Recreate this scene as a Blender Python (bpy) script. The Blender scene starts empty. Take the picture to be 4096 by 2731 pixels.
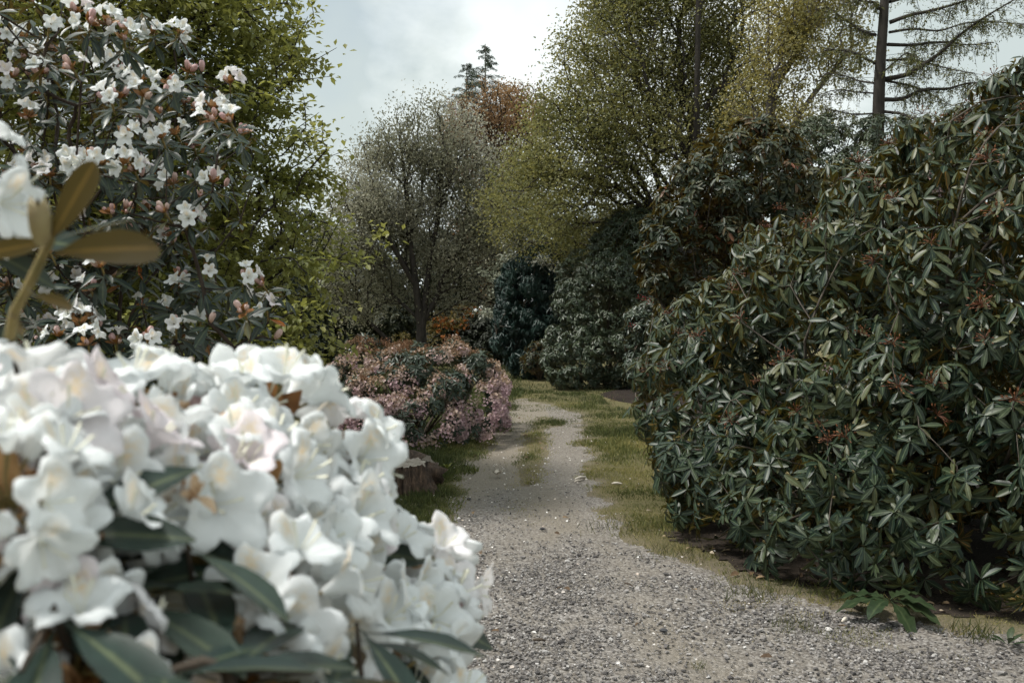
import bpy, math, random
import numpy as np
from mathutils import Matrix, Vector

rng = np.random.default_rng(11)
random.seed(5)
scene = bpy.context.scene
COL = scene.collection

# ------------------------------------------------------------------ camera, sky, sun, exposure
CAM_H, FPX, HOR = 1.65, 3982.0, 1250.0          # camera height, focal length and horizon row in photograph pixels
cam_d = bpy.data.cameras.new('camera'); cam = bpy.data.objects.new('camera', cam_d); COL.objects.link(cam)
cam.location = (0, 0, CAM_H); cam.rotation_euler = (math.radians(90 - 1.66), 0, 0)
cam_d.lens = 35; cam_d.sensor_width = 36; cam_d.clip_start = 0.05; cam_d.clip_end = 2000
cam_d.dof.use_dof = True; cam_d.dof.focus_distance = 7.0; cam_d.dof.aperture_fstop = 6.8
scene.camera = cam

SUN_EL, SUN_AZ = 60.0, -96.0                      # azimuth clockwise from +Y (the way the camera looks)
SKY_OFF = (7.9, 1.3, 3.3)
world = bpy.data.worlds.new('World'); scene.world = world; world.use_nodes = True
wn, wl = world.node_tree.nodes, world.node_tree.links
wn.clear()
def wnode(t, **kw):
    n = wn.new(t)
    for k, v in kw.items(): setattr(n, k, v)
    return n
w_out = wnode('ShaderNodeOutputWorld')
w_sky = wnode('ShaderNodeTexSky', sky_type='NISHITA', sun_disc=False)
w_sky.sun_elevation = math.radians(SUN_EL); w_sky.sun_rotation = math.radians(SUN_AZ)
w_sky.air_density = 1.0; w_sky.dust_density = 1.5
w_b1 = wnode('ShaderNodeBackground'); w_b1.inputs[1].default_value = 0.10
w_b2 = wnode('ShaderNodeBackground'); w_b2.inputs[1].default_value = 1.0
w_mix = wnode('ShaderNodeMixShader')
w_tc = wnode('ShaderNodeTexCoord')
w_map = wnode('ShaderNodeMapping'); w_map.inputs['Location'].default_value = SKY_OFF; w_map.inputs['Scale'].default_value = (1, 1, 1.5)
wl.new(w_tc.outputs['Generated'], w_map.inputs[0])
w_com = w_tc
w_n1 = wnode('ShaderNodeTexNoise'); w_n1.inputs['Scale'].default_value = 3.4; w_n1.inputs['Detail'].default_value = 9; w_n1.inputs['Roughness'].default_value = 0.52
w_n1.inputs['Distortion'].default_value = 0.35
wl.new(w_map.outputs[0], w_n1.inputs['Vector'])
w_r1 = wnode('ShaderNodeValToRGB')
els = w_r1.color_ramp.elements
els[0].position = 0.40; els[0].color = (0.48, 0.545, 0.54, 1)
els[1].position = 0.56; els[1].color = (0.80, 0.85, 0.838, 1)
wl.new(w_n1.outputs['Fac'], w_r1.inputs[0]); wl.new(w_r1.outputs[0], w_b2.inputs[0])
w_n2 = wnode('ShaderNodeTexNoise'); w_n2.inputs['Scale'].default_value = 4.0; w_n2.inputs['Detail'].default_value = 5
w_map2 = wnode('ShaderNodeMapping'); w_map2.inputs['Location'].default_value = (3.1, 7.7, 0.0)
wl.new(w_com.outputs['Generated'], w_map2.inputs[0]); wl.new(w_map2.outputs[0], w_n2.inputs['Vector'])
w_r2 = wnode('ShaderNodeValToRGB'); w_r2.color_ramp.elements[0].position = 0.33; w_r2.color_ramp.elements[1].position = 0.45
w_r2.color_ramp.elements[0].color = (0.78, 0.78, 0.78, 1)
wl.new(w_n2.outputs['Fac'], w_r2.inputs[0]); wl.new(w_r2.outputs[0], w_mix.inputs[0])
wl.new(w_sky.outputs[0], w_b1.inputs[0])
wl.new(w_b1.outputs[0], w_mix.inputs[1]); wl.new(w_b2.outputs[0], w_mix.inputs[2]); wl.new(w_mix.outputs[0], w_out.inputs[0])

sun_d = bpy.data.lights.new('sun', 'SUN'); sun_d.energy = 3.4; sun_d.angle = math.radians(10); sun_d.color = (1.0, 0.96, 0.90)
sun = bpy.data.objects.new('sun', sun_d); COL.objects.link(sun)
_a, _e = math.radians(SUN_AZ), math.radians(SUN_EL)
sun_dir = Vector((math.sin(_a) * math.cos(_e), math.cos(_a) * math.cos(_e), math.sin(_e)))
sun.rotation_euler = (-sun_dir).to_track_quat('-Z', 'Y').to_euler(); sun.location = (0, 0, 30)

scene.view_settings.view_transform = 'Standard'; scene.view_settings.look = 'None'
scene.view_settings.exposure = 0.42; scene.view_settings.gamma = 1.0
scene.render.engine = 'CYCLES'
cy = scene.cycles
cy.max_bounces = 10; cy.diffuse_bounces = 8; cy.glossy_bounces = 2; cy.transmission_bounces = 8; cy.transparent_max_bounces = 4
cy.use_denoising = True; cy.sample_clamp_indirect = 6.0; cy.caustics_reflective = False; cy.caustics_refractive = False
cy.use_adaptive_sampling = True; cy.adaptive_threshold = 0.03

# ------------------------------------------------------------------ helpers
def P(px, py, d):
    """the point at distance d along the view axis that the photograph shows at (px, py)"""
    return np.array([(px - 2048.0) / FPX * d, d, CAM_H + (HOR - py) / FPX * d])
def G(px, py):
    """the point of level ground the photograph shows at (px, py)"""
    d = CAM_H * FPX / (py - HOR)
    return np.array([(px - 2048.0) / FPX * d, d, 0.0])
def proj(p):
    p = np.asarray(p, float)
    y = np.maximum(p[..., 1], 1e-3)
    return 2048 + p[..., 0] / y * FPX, HOR - (p[..., 2] - CAM_H) / y * FPX
def unit(v):
    v = np.asarray(v, float)
    return v / np.maximum(np.linalg.norm(v, axis=-1, keepdims=True), 1e-9)
def rdirs(n):
    return unit(rng.normal(size=(n, 3)))
def frames(y, z):
    """rotation matrices whose 2nd column follows y and 3rd leans to z"""
    y = unit(y); x = unit(np.cross(y, z)); z = np.cross(x, y)
    return np.stack([x, y, z], axis=-1)

def _h(ix, iy, s):
    n = (ix * 374761393 + iy * 668265263 + s * 974634777) & 0xffffffff
    n = ((n ^ (n >> 13)) * 1274126177) & 0xffffffff
    return ((n ^ (n >> 16)) & 0xffff) / 65535.0
def vnoise(x, y, s=0):
    x = np.asarray(x, float); y = np.asarray(y, float)
    ix = np.floor(x).astype(np.int64); iy = np.floor(y).astype(np.int64)
    fx = x - ix; fy = y - iy; fx = fx * fx * (3 - 2 * fx); fy = fy * fy * (3 - 2 * fy)
    a = _h(ix, iy, s) * (1 - fx) + _h(ix + 1, iy, s) * fx
    b = _h(ix, iy + 1, s) * (1 - fx) + _h(ix + 1, iy + 1, s) * fx
    return a * (1 - fy) + b * fy
def fbm(x, y, s=0, o=4):
    t = 0; a = 0.5; n = 0
    for k in range(o):
        t = t + a * vnoise(np.asarray(x) * 2 ** k, np.asarray(y) * 2 ** k, s + k); n += a; a *= 0.5
    return t / n

def mesh_np(name, V, F, mats, smooth=True, attrs=None, mi=None):
    """V (n,3); F (m,k) all faces of one size"""
    V = np.ascontiguousarray(V, dtype=np.float32); F = np.ascontiguousarray(F, dtype=np.int32)
    me = bpy.data.meshes.new(name)
    m, k = F.shape
    me.vertices.add(len(V)); me.vertices.foreach_set('co', V.ravel())
    me.loops.add(m * k); me.loops.foreach_set('vertex_index', F.ravel())
    me.polygons.add(m); me.polygons.foreach_set('loop_start', np.arange(0, m * k, k, dtype=np.int32))
    me.polygons.foreach_set('use_smooth', np.full(m, bool(smooth)))
    if mi is not None: me.polygons.foreach_set('material_index', np.ascontiguousarray(mi, dtype=np.int32))
    me.update(calc_edges=True)
    for an, av in (attrs or {}).items():
        a = me.attributes.new(an, 'FLOAT', 'POINT'); a.data.foreach_set('value', np.ascontiguousarray(av, dtype=np.float32))
    for mt in (mats if isinstance(mats, (list, tuple)) else [mats]): me.materials.append(mt)
    return me
def link(name, me, parent=None, loc=(0, 0, 0)):
    o = bpy.data.objects.new(name, me); COL.objects.link(o); o.location = loc
    if parent is not None: o.parent = parent
    return o
def tag(o, label, cat, group=None):
    o['label'] = label; o['category'] = cat
    if group: o['group'] = group
    return o
def thing(name, loc, label, cat, group=None):
    o = bpy.data.objects.new(name, None); COL.objects.link(o); o.location = loc; o.empty_display_size = 0.1
    return tag(o, label, cat, group)
def merge(parts):
    """[(V,F,attrs)] with one face size -> joined"""
    Vs, Fs, n = [], [], 0
    for V, F in parts:
        Vs.append(V); Fs.append(F + n); n += len(V)
    return np.concatenate(Vs), np.concatenate(Fs)

# ------------------------------------------------------------------ materials
def newmat(name):
    m = bpy.data.materials.new(name); m.use_nodes = True
    nt = m.node_tree; nt.nodes.clear()
    return m, nt.nodes, nt.links
def ramp(N, stops, interp='LINEAR'):
    r = N.new('ShaderNodeValToRGB'); cr = r.color_ramp; cr.interpolation = interp
    while len(cr.elements) < len(stops): cr.elements.new(0.5)
    for e, (p, c) in zip(cr.elements, stops):
        e.position = p; e.color = (c[0], c[1], c[2], 1)
    return r
def mixc(N, L, fac, a, b, blend='MIX'):
    m = N.new('ShaderNodeMix'); m.data_type = 'RGBA'; m.blend_type = blend
    for i, v in ((0, fac), (6, a), (7, b)):
        if hasattr(v, 'is_linked') or hasattr(v, 'links'): L.new(v, m.inputs[i])
        else: m.inputs[i].default_value = v if i == 0 else (v[0], v[1], v[2], 1)
    return m.outputs[2]
def rndval(N, L):
    a = N.new('ShaderNodeAttribute'); a.attribute_name = 'rnd'
    b = N.new('ShaderNodeAttribute'); b.attribute_name = 'rnd'; b.attribute_type = 'OBJECT'
    s = N.new('ShaderNodeMath'); s.operation = 'ADD'
    L.new(a.outputs['Fac'], s.inputs[0]); L.new(b.outputs['Fac'], s.inputs[1])
    return s.outputs[0]
def leafmat(name, top, under=None, rough=0.42, spec=0.5, trans=0.25, tcol=None, rib=None, blot=0.0):
    m, N, L = newmat(name)
    r = rndval(N, L)
    c = ramp(N, top); L.new(r, c.inputs[0]); col = c.outputs[0]
    if rib:
        at = N.new('ShaderNodeAttribute'); at.attribute_name = 'rib'
        rr = ramp(N, [(0.80, (0, 0, 0)), (0.97, (1, 1, 1))]); L.new(at.outputs['Fac'], rr.inputs[0])
        col = mixc(N, L, rr.outputs[0], col, rib)
    tc = N.new('ShaderNodeNewGeometry')
    nz = N.new('ShaderNodeTexNoise'); nz.inputs['Scale'].default_value = 38; nz.inputs['Detail'].default_value = 3
    L.new(tc.outputs['Position'], nz.inputs['Vector'])
    vr = ramp(N, [(0.3, (0.72, 0.72, 0.72)), (0.7, (1.25, 1.25, 1.25))]); L.new(nz.outputs['Fac'], vr.inputs[0])
    col = mixc(N, L, 1.0, col, vr.outputs[0], 'MULTIPLY')
    if under:
        cu = ramp(N, under); L.new(r, cu.inputs[0])
        cuo = cu.outputs[0]
        if rib: cuo = mixc(N, L, rr.outputs[0], cuo, tuple(1.6 * k for k in under[-1][1]))
        col = mixc(N, L, tc.outputs['Backfacing'], col, cuo)
    p = N.new('ShaderNodeBsdfPrincipled'); L.new(col, p.inputs['Base Color'])
    p.inputs['Roughness'].default_value = rough; p.inputs['Specular IOR Level'].default_value = spec
    t = N.new('ShaderNodeBsdfTranslucent')
    if tcol: 
        tm = mixc(N, L, 0.75, col, tcol); L.new(tm, t.inputs[0])
    else: L.new(col, t.inputs[0])
    mx = N.new('ShaderNodeMixShader'); mx.inputs[0].default_value = trans
    L.new(p.outputs[0], mx.inputs[1]); L.new(t.outputs[0], mx.inputs[2])
    o = N.new('ShaderNodeOutputMaterial'); L.new(mx.outputs[0], o.inputs[0])
    return m
def barkmat(name, c0, c1, scale=14, stretch=0.25, bump=0.6, lich=None):
    m, N, L = newmat(name)
    tc = N.new('ShaderNodeTexCoord'); mp = N.new('ShaderNodeMapping'); mp.inputs['Scale'].default_value = (1, 1, stretch)
    L.new(tc.outputs['Object'], mp.inputs[0])
    nz = N.new('ShaderNodeTexNoise'); nz.inputs['Scale'].default_value = scale; nz.inputs['Detail'].default_value = 6; nz.inputs['Roughness'].default_value = 0.65
    L.new(mp.outputs[0], nz.inputs['Vector'])
    c = ramp(N, [(0.3, c0), (0.7, c1)]); L.new(nz.outputs['Fac'], c.inputs[0]); col = c.outputs[0]
    if lich:
        n2 = N.new('ShaderNodeTexNoise'); n2.inputs['Scale'].default_value = scale * 0.35; L.new(tc.outputs['Object'], n2.inputs['Vector'])
        r2 = ramp(N, [(0.52, (0, 0, 0)), (0.62, (1, 1, 1))]); L.new(n2.outputs['Fac'], r2.inputs[0])
        col = mixc(N, L, r2.outputs[0], col, lich)
    b = N.new('ShaderNodeBump'); b.inputs['Strength'].default_value = bump; b.inputs['Distance'].default_value = 0.02; L.new(nz.outputs['Fac'], b.inputs['Height'])
    p = N.new('ShaderNodeBsdfPrincipled'); p.inputs['Roughness'].default_value = 0.85; p.inputs['Specular IOR Level'].default_value = 0.25
    L.new(col, p.inputs['Base Color']); L.new(b.outputs[0], p.inputs['Normal'])
    o = N.new('ShaderNodeOutputMaterial'); L.new(p.outputs[0], o.inputs[0])
    return m
def petalmat(name, stops, blotch=(0.78, 0.42, 0.14), trans=0.3, rough=0.55):
    m, N, L = newmat(name)
    r = rndval(N, L); c = ramp(N, stops); L.new(r, c.inputs[0])
    at = N.new('ShaderNodeAttribute'); at.attribute_name = 'blotch'
    tc = N.new('ShaderNodeTexCoord'); nz = N.new('ShaderNodeTexNoise'); nz.inputs['Scale'].default_value = 260; L.new(tc.outputs['Object'], nz.inputs['Vector'])
    sp = ramp(N, [(0.42, (0.25, 0.25, 0.25)), (0.58, (1, 1, 1))]); L.new(nz.outputs['Fac'], sp.inputs[0])
    mu = N.new('ShaderNodeMath'); mu.operation = 'MULTIPLY'; L.new(at.outputs['Fac'], mu.inputs[0]); L.new(sp.outputs[0], mu.inputs[1])
    col = mixc(N, L, mu.outputs[0], c.outputs[0], blotch)
    p = N.new('ShaderNodeBsdfPrincipled'); L.new(col, p.inputs['Base Color']); p.inputs['Roughness'].default_value = rough
    p.inputs['Specular IOR Level'].default_value = 0.25
    t = N.new('ShaderNodeBsdfTranslucent'); L.new(col, t.inputs[0])
    mx = N.new('ShaderNodeMixShader'); mx.inputs[0].default_value = trans; L.new(p.outputs[0], mx.inputs[1]); L.new(t.outputs[0], mx.inputs[2])
    o = N.new('ShaderNodeOutputMaterial'); L.new(mx.outputs[0], o.inputs[0])
    return m
def plainmat(name, col, rough=0.7, spec=0.3, var=None, scale=20):
    m, N, L = newmat(name)
    p = N.new('ShaderNodeBsdfPrincipled'); p.inputs['Roughness'].default_value = rough; p.inputs['Specular IOR Level'].default_value = spec
    if var:
        tc = N.new('ShaderNodeTexCoord'); nz = N.new('ShaderNodeTexNoise'); nz.inputs['Scale'].default_value = scale; nz.inputs['Detail'].default_value = 5
        L.new(tc.outputs['Object'], nz.inputs['Vector'])
        c = ramp(N, [(0.3, col), (0.7, var)]); L.new(nz.outputs['Fac'], c.inputs[0]); L.new(c.outputs[0], p.inputs['Base Color'])
    else: p.inputs['Base Color'].default_value = (*col, 1)
    o = N.new('ShaderNodeOutputMaterial'); L.new(p.outputs[0], o.inputs[0])
    return m

# ------------------------------------------------------------------ leaf shapes: length 1 along +Y, upper side +Z
def leaf_shape(nseg=4, wid=0.15, fold=0.25, droop=0.12, peak=0.55, stalk=0.1, wave=0.0):
    t = np.linspace(0, 1, nseg + 1)
    tt = np.clip((t - stalk) / (1 - stalk), 0, 1)
    prof = np.sin(math.pi * tt ** (math.log(0.5) / math.log(peak))) ** 0.75
    w = np.maximum(wid * prof, wid * 0.07)
    zc = -droop * t ** 2
    V, rib = [], []
    for i in range(nseg + 1):
        wv = wave * (1 if i % 2 else -1) * w[i]
        V += [(-w[i], t[i], zc[i] + fold * w[i] + wv), (0, t[i], zc[i]), (w[i], t[i], zc[i] + fold * w[i] - wv)]
        rib += [0, 1, 0]
    F = []
    for i in range(nseg):
        a = 3 * i; F += [(a, a + 1, a + 4, a + 3), (a + 1, a + 2, a + 5, a + 4)]
    return np.array(V), np.array(F), np.array(rib, float)
def small_leaf(wid=0.3, fold=0.12):
    V = np.array([(0, 0, 0), (wid, 0.45, fold), (0, 1, -0.08), (-wid, 0.45, fold)])
    return V, np.array([(0, 1, 2), (0, 2, 3)]), np.array([1, 0, 1, 0.])
def blade_leaf(ts, ws, wid=.155, fold=.28, droop=.16, wave=0.0):
    """leaf from width samples along its length"""
    V, rib = [], []
    for i, (t, w) in enumerate(zip(ts, ws)):
        w = w * wid; z = -droop * t ** 2; wv = wave * (1 if i % 2 else -1) * w
        V += [(-w, t, z + fold * w + wv), (0, t, z), (w, t, z + fold * w - wv)]; rib += [0, 1, 0]
    F = []
    for i in range(len(ts) - 1): a = 3 * i; F += [(a, a + 1, a + 4, a + 3), (a + 1, a + 2, a + 5, a + 4)]
    return np.array(V), np.array(F), np.array(rib, float)
def hexleaf(wid=.16, fold=.25, droop=.12):
    """two folded quads"""
    V = np.array([(0, 0, 0), (wid, .35, fold * wid), (wid * .85, .75, fold * wid - droop * .5), (0, 1, -droop), (-wid * .85, .75, fold * wid - droop * .5), (-wid, .35, fold * wid)])
    return V, np.array([(0, 1, 2, 3), (0, 3, 4, 5)]), np.array([1, 0, 0, 1, 0, 0.])
def leaf6(wid=0.3, fold=0.1, droop=0.15):
    V = np.array([(0, 0, 0), (wid * .9, .32, fold * wid), (wid * .75, .68, fold * wid - droop * .4), (0, 1, -droop), (-wid * .75, .68, fold * wid - droop * .4), (-wid * .9, .32, fold * wid), (0, .5, -droop * .25)])
    F = np.array([(0, 1, 6), (1, 2, 6), (2, 3, 6), (3, 4, 6), (4, 5, 6), (5, 0, 6)])
    return V, F, np.array([1, 0, 0, 1, 0, 0, 1.])

def scatter(name, tmpl, pos, R, scl, mat, parent, base, rnd, smooth=True, kind=None):
    V, F, rib = tmpl
    n = len(pos)
    W = np.einsum('nij,kj->nki', R, V) * scl[:, None, None] + (pos - base)[:, None, :]
    FF = (F[None] + (np.arange(n) * len(V))[:, None, None]).reshape(-1, F.shape[1])
    me = mesh_np(name, W.reshape(-1, 3), FF, mat, smooth, {'rnd': np.repeat(rnd, len(V)), 'rib': np.tile(rib, n)})
    o = link(name, me, parent)
    if kind: o['kind'] = kind
    return o

LEAFSETS = []
def leafset(parent, base, tmpl, pos, R, scl, mat, rnd, nparts=300, stuffname='foliage', partname='leaf', smooth=True, lo=None):
    LEAFSETS.append(dict(lo=lo or tmpl, parent=parent, base=np.array(base, float), tmpl=tmpl, pos=pos, R=R, scl=scl, mat=mat, rnd=rnd, n=nparts, stuff=stuffname, part=partname, smooth=smooth))

def emit_leafsets():
    """the leaves that show largest become objects of their own, the rest of each plant one mesh"""
    W4, H4, cell = 4096, 2731, 10
    gw, gh = W4 // cell + 1, H4 // cell + 1
    zb = np.full(gw * gh, 1e9)
    samples = []
    for s in LEAFSETS:
        mids = [s['pos'] + s['R'][:, :, 1] * (s['scl'] * f)[:, None] for f in (0.3, 0.55, 0.8)]
        cs = []
        for m in mids:
            x, y = proj(m); ok = (x > 0) & (x < W4) & (y > 0) & (y < H4) & (m[:, 1] > 0.2)
            idx = np.where(ok, (np.clip(y, 0, H4) // cell).astype(int) * gw + (np.clip(x, 0, W4) // cell).astype(int), -1)
            d = m[:, 1]; cs.append((idx, d))
            np.minimum.at(zb, idx[ok], d[ok])
        samples.append(cs)
    for s, cs in zip(LEAFSETS, samples):
        won = np.zeros(len(s['pos']))
        for idx, d in cs:
            ok = idx >= 0
            won[ok] += (d[ok] <= zb[idx[ok]] + 0.02)
        score = won * s['scl'] / np.maximum(s['pos'][:, 1], 0.3)
        n = min(s['n'], int((won > 0).sum()))
        pick = np.argsort(-score)[:n]
        rest = np.ones(len(s['pos']), bool); rest[pick] = False
        V, F, rib = s['tmpl']
        me = mesh_np(s['part'], V, F, s['mat'], s['smooth'], {'rib': rib}) if n else None
        for i in pick:
            o = link(s['part'], me, s['parent'])
            M = Matrix(s['R'][i].tolist()).to_4x4() @ Matrix.Scale(float(s['scl'][i]), 4)
            M.translation = Vector((s['pos'][i] - s['base']).tolist()); o.matrix_local = M
            o['rnd'] = float(s['rnd'][i])
        if rest.any():
            scatter(s['stuff'], s['lo'], s['pos'][rest], s['R'][rest], s['scl'][rest], s['mat'], s['parent'], s['base'], s['rnd'][rest], s['smooth'], 'stuff')

# ------------------------------------------------------------------ branching
def tube(pts, rad, sides):
    pts = np.asarray(pts, float); rad = np.asarray(rad, float); n = len(pts)
    T = np.empty_like(pts); T[1:-1] = pts[2:] - pts[:-2]; T[0] = pts[1] - pts[0]; T[-1] = pts[-1] - pts[-2]
    T = unit(T)
    ref = np.array([1.0, 0, 0]) if abs(T[0][0]) < 0.8 else np.array([0, 1.0, 0])
    u = unit(np.cross(T[0], ref)); a = np.linspace(0, 2 * math.pi, sides, endpoint=False)
    ca, sa = np.cos(a)[:, None], np.sin(a)[:, None]
    V = np.empty((n, sides, 3))
    for i in range(n):
        u = u - T[i] * np.dot(u, T[i]); u = u / max(np.linalg.norm(u), 1e-9); w = np.cross(T[i], u)
        V[i] = pts[i] + rad[i] * (ca * u + sa * w)
    k = np.arange(sides); k2 = (k + 1) % sides
    F = np.concatenate([np.stack([i * sides + k, i * sides + k2, (i + 1) * sides + k2, (i + 1) * sides + k], 1) for i in range(n - 1)])
    V = V.reshape(-1, 3)
    cap = []
    if sides >= 4 and rad[-1] > 0.004:
        b = (n - 1) * sides
        for j in range(1, sides - 2, 2): cap.append((b, b + j, b + j + 1, b + min(j + 2, sides - 1)))
        F = np.concatenate([F, np.array(cap)])
    return V, F
def smooth_line(pts, rad, k=4):
    pts = np.asarray(pts, float); rad = np.asarray(rad, float)
    n = len(pts); 
    if n < 3: return pts, rad
    E = np.vstack([2 * pts[0] - pts[1], pts, 2 * pts[-1] - pts[-2]]); out = []; ro = []
    for i in range(n - 1):
        p0, p1, p2, p3 = E[i:i + 4]
        for t in np.arange(k) / k:
            out.append(0.5 * ((2 * p1) + (-p0 + p2) * t + (2 * p0 - 5 * p1 + 4 * p2 - p3) * t * t + (-p0 + 3 * p1 - 3 * p2 + p3) * t ** 3))
            ro.append(rad[i] * (1 - t) + rad[i + 1] * t)
    out.append(pts[-1]); ro.append(rad[-1])
    return np.array(out), np.array(ro)
def grow(trunk, pts, bf=0.5, tip=0.003, ex=2.4, jitter=0.0):
    """trunk: list of polylines [(k,3) arrays], the 1st from the base; pts: points the twigs must reach"""
    pos, par, pl = [], [], []
    for line in trunk:
        last = -1
        for j, p in enumerate(line):
            p = np.asarray(p, float)
            if not pos: pos.append(p); par.append(-1); pl.append(0.0); last = 0; continue
            q = last
            if j == 0:
                d = np.linalg.norm(np.array(pos) - p, axis=1); q = int(d.argmin())
                if d[q] < 0.02: last = q; continue
            pos.append(p); par.append(q); pl.append(pl[q] + np.linalg.norm(p - pos[q])); last = len(pos) - 1
    pos = [np.asarray(p, float) for p in pos]; ntr = len(pos)
    pts = np.asarray(pts, float); n = len(pts)
    best = np.full(n, 1e18); bp = np.zeros(n, int)
    for i in range(ntr):
        c = np.linalg.norm(pts - pos[i], axis=1) + bf * pl[i]
        m = c < best; best[m] = c[m]; bp[m] = i
    alive = np.ones(n, bool)
    dd = np.empty(n)
    for _ in range(n):
        j = int(np.where(alive, best, 1e18).argmin()); alive[j] = False
        q = bp[j]; dlen = np.linalg.norm(pts[j] - pos[q])
        pos.append(pts[j]); par.append(q); pl.append(pl[q] + dlen); i = len(pos) - 1
        df = pts - pts[j]; c = np.sqrt((df * df).sum(1)) + bf * pl[i]
        m = alive & (c < best); best[m] = c[m]; bp[m] = i
    pos = np.array(pos); par = np.array(par); N = len(pos)
    kids = [[] for _ in range(N)]
    for i in range(1, N): kids[par[i]].append(i)
    acc = np.zeros(N); r = np.zeros(N)
    for i in range(N - 1, -1, -1):
        r[i] = tip if not kids[i] else max(tip, acc[i] ** (1 / ex))
        if par[i] >= 0: acc[par[i]] += r[i] ** ex
    return dict(pos=pos, par=par, kids=kids, r=r, ntr=ntr)
def chains(T):
    kids, r = T['kids'], T['r']; out = []; stack = [(0, None)]
    while stack:
        s, p = stack.pop(); ch = [] if p is None else [p]; i = s
        while True:
            ch.append(i)
            if not kids[i]: break
            ks = sorted(kids[i], key=lambda k: -r[k] - (10 if k < T['ntr'] else 0))
            for k in ks[1:]: stack.append((k, i))
            i = ks[0]
        out.append(ch)
    return out
def wood(T, mat, parent, base, rscale=1.0, flare=1.0, trunkname='trunk', branchname='branch', split=0.012, minr=0.0, sm=2, rcap=None, maxb=60):
    """trunk as one part; every limb thicker than split (with its twigs) a part of its own"""
    ch = chains(T); r = T['r'] * rscale
    if rcap is not None: r = np.minimum(r, rcap)
    r = np.maximum(r, minr)
    owner = {}; geo = {}
    nb = 0
    for c in ch:
        first = c[0]
        if c is ch[0]: key = 0
        else:
            pk = owner.get(first, 0)
            if pk == 0 and r[c[1]] > split and nb < maxb: nb += 1; key = nb
            else: key = pk
        for i in (c if c is ch[0] else c[1:]): owner[i] = key
        pts = T['pos'][c]; rr = r[c].copy()
        if c is not ch[0] and len(c) > 1: rr[0] = min(rr[0], rr[1] * 1.15)
        if c is ch[0]:
            hgt = pts[:, 2] - pts[0][2]; rr = rr * (1 + (flare - 1) * np.exp(-hgt / 0.35))
        if rr.max() > 0.006 and len(c) > 2: pts, rr = smooth_line(pts, rr, sm)
        mx = rr.max(); sides = 10 if mx > 0.06 else 7 if mx > 0.025 else 5 if mx > 0.008 else 3
        rr[-1] *= 0.5
        geo.setdefault(key, []).append(tube(pts - base, rr, sides))
    for key, parts in geo.items():
        V, F = merge(parts)
        nm = trunkname if key == 0 else branchname
        link(nm, mesh_np(nm, V, F, mat, True), parent)
    return owner

# ------------------------------------------------------------------ bodies of shrubs
class Lobes:
    def __init__(s, L): s.c = np.array([l[0] for l in L], float); s.r = np.array([l[1] for l in L], float)
    def depth(s, p):
        q = (p[:, None, :] - s.c[None]) / s.r[None]
        return np.sqrt((q * q).sum(2)).min(1)
    def shell(s, n, lo=0.9, hi=1.05, bumps=26, brad=0.30, zmin=0.05, reject=0.86):
        """points and outward axes over the bumpy outside of the body"""
        A = (s.r[:, 0] * s.r[:, 1] * s.r[:, 2]) ** (2 / 3.)
        out_p, out_a = [], []
        bc, br = [], []
        for c, r in zip(s.c, s.r):
            d = rdirs(bumps); bc.append(c + d * r * rng.uniform(0.72, 0.92, (bumps, 1))); br.append(np.full(bumps, (r.prod() ** (1 / 3.)) * brad) * rng.uniform(.7, 1.25, bumps))
        BC, BR = np.concatenate(bc), np.concatenate(br)
        got = 0
        pw = BR ** 2 / (BR ** 2).sum()
        while got < n:
            m = n * 2
            k = rng.choice(len(BR), m, p=pw); d = rdirs(m)
            p = BC[k] + d * (BR[k] * rng.uniform(lo, hi, m))[:, None]
            dl = s.depth(p)
            ok = (dl > reject) & (p[:, 2] > zmin)
            # inside another bump
            p, d, k = p[ok], d[ok], k[ok]
            q = (p * p).sum(1)[:, None] + (BC * BC).sum(1)[None] - 2 * (p @ BC.T)
            ok = (q < (0.8 * BR[None]) ** 2).sum(1) == 0
            out_p.append(p[ok]); out_a.append(d[ok]); got += int(ok.sum())
        return np.concatenate(out_p)[:n], np.concatenate(out_a)[:n]
    def inside(s, n, lo=0.0, hi=1.0, zmin=0.05):
        v = s.r.prod(1); out = []; got = 0
        while got < n:
            m = 2 * n; k = rng.choice(len(v), m, p=v / v.sum())
            d = rdirs(m) * (rng.uniform(lo ** 3, hi ** 3, m) ** (1 / 3.))[:, None]
            p = s.c[k] + d * s.r[k]; ok = p[:, 2] > zmin
            out.append(p[ok]); got += int(ok.sum())
        return np.concatenate(out)[:n]

def whorls(Pt, Ax, nl=(7, 10), ln=(0.10, 0.14), elev=(-35, 15), grav=0.0, up=0.35):
    """leaves radiating from each shoot tip"""
    pos, dirs, nor, scl = [], [], [], []
    Ax = unit(Ax + np.array([0, 0, up]))
    for p, a in zip(Pt, Ax):
        k = rng.integers(nl[0], nl[1] + 1)
        t = np.cross(a, [0.31, 0.74, 0.6]); t /= max(np.linalg.norm(t), 1e-6); b = np.cross(a, t)
        az = np.arange(k) * 2.399 + rng.uniform(0, 6.28) + rng.normal(0, .18, k)
        e0 = rng.uniform(-12, 12)
        e = np.radians(rng.uniform(elev[0], elev[1], k) + e0)
        rad = np.cos(az)[:, None] * t + np.sin(az)[:, None] * b
        dv = np.cos(e)[:, None] * rad + np.sin(e)[:, None] * a
        nv = np.cos(e)[:, None] * a - np.sin(e)[:, None] * rad
        dv = dv + np.array([0, 0, -grav]) * rng.uniform(.5, 1.5, (k, 1))
        L = rng.uniform(ln[0], ln[1]) * rng.uniform(.72, 1.1, k)
        pos.append(p + dv * 0.006 - a * rng.uniform(0, .02, (k, 1))); dirs.append(dv); nor.append(nv); scl.append(L)
    pos, dirs, nor, scl = map(np.concatenate, (pos, dirs, nor, scl))
    return pos, frames(dirs, nor), scl
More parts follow.
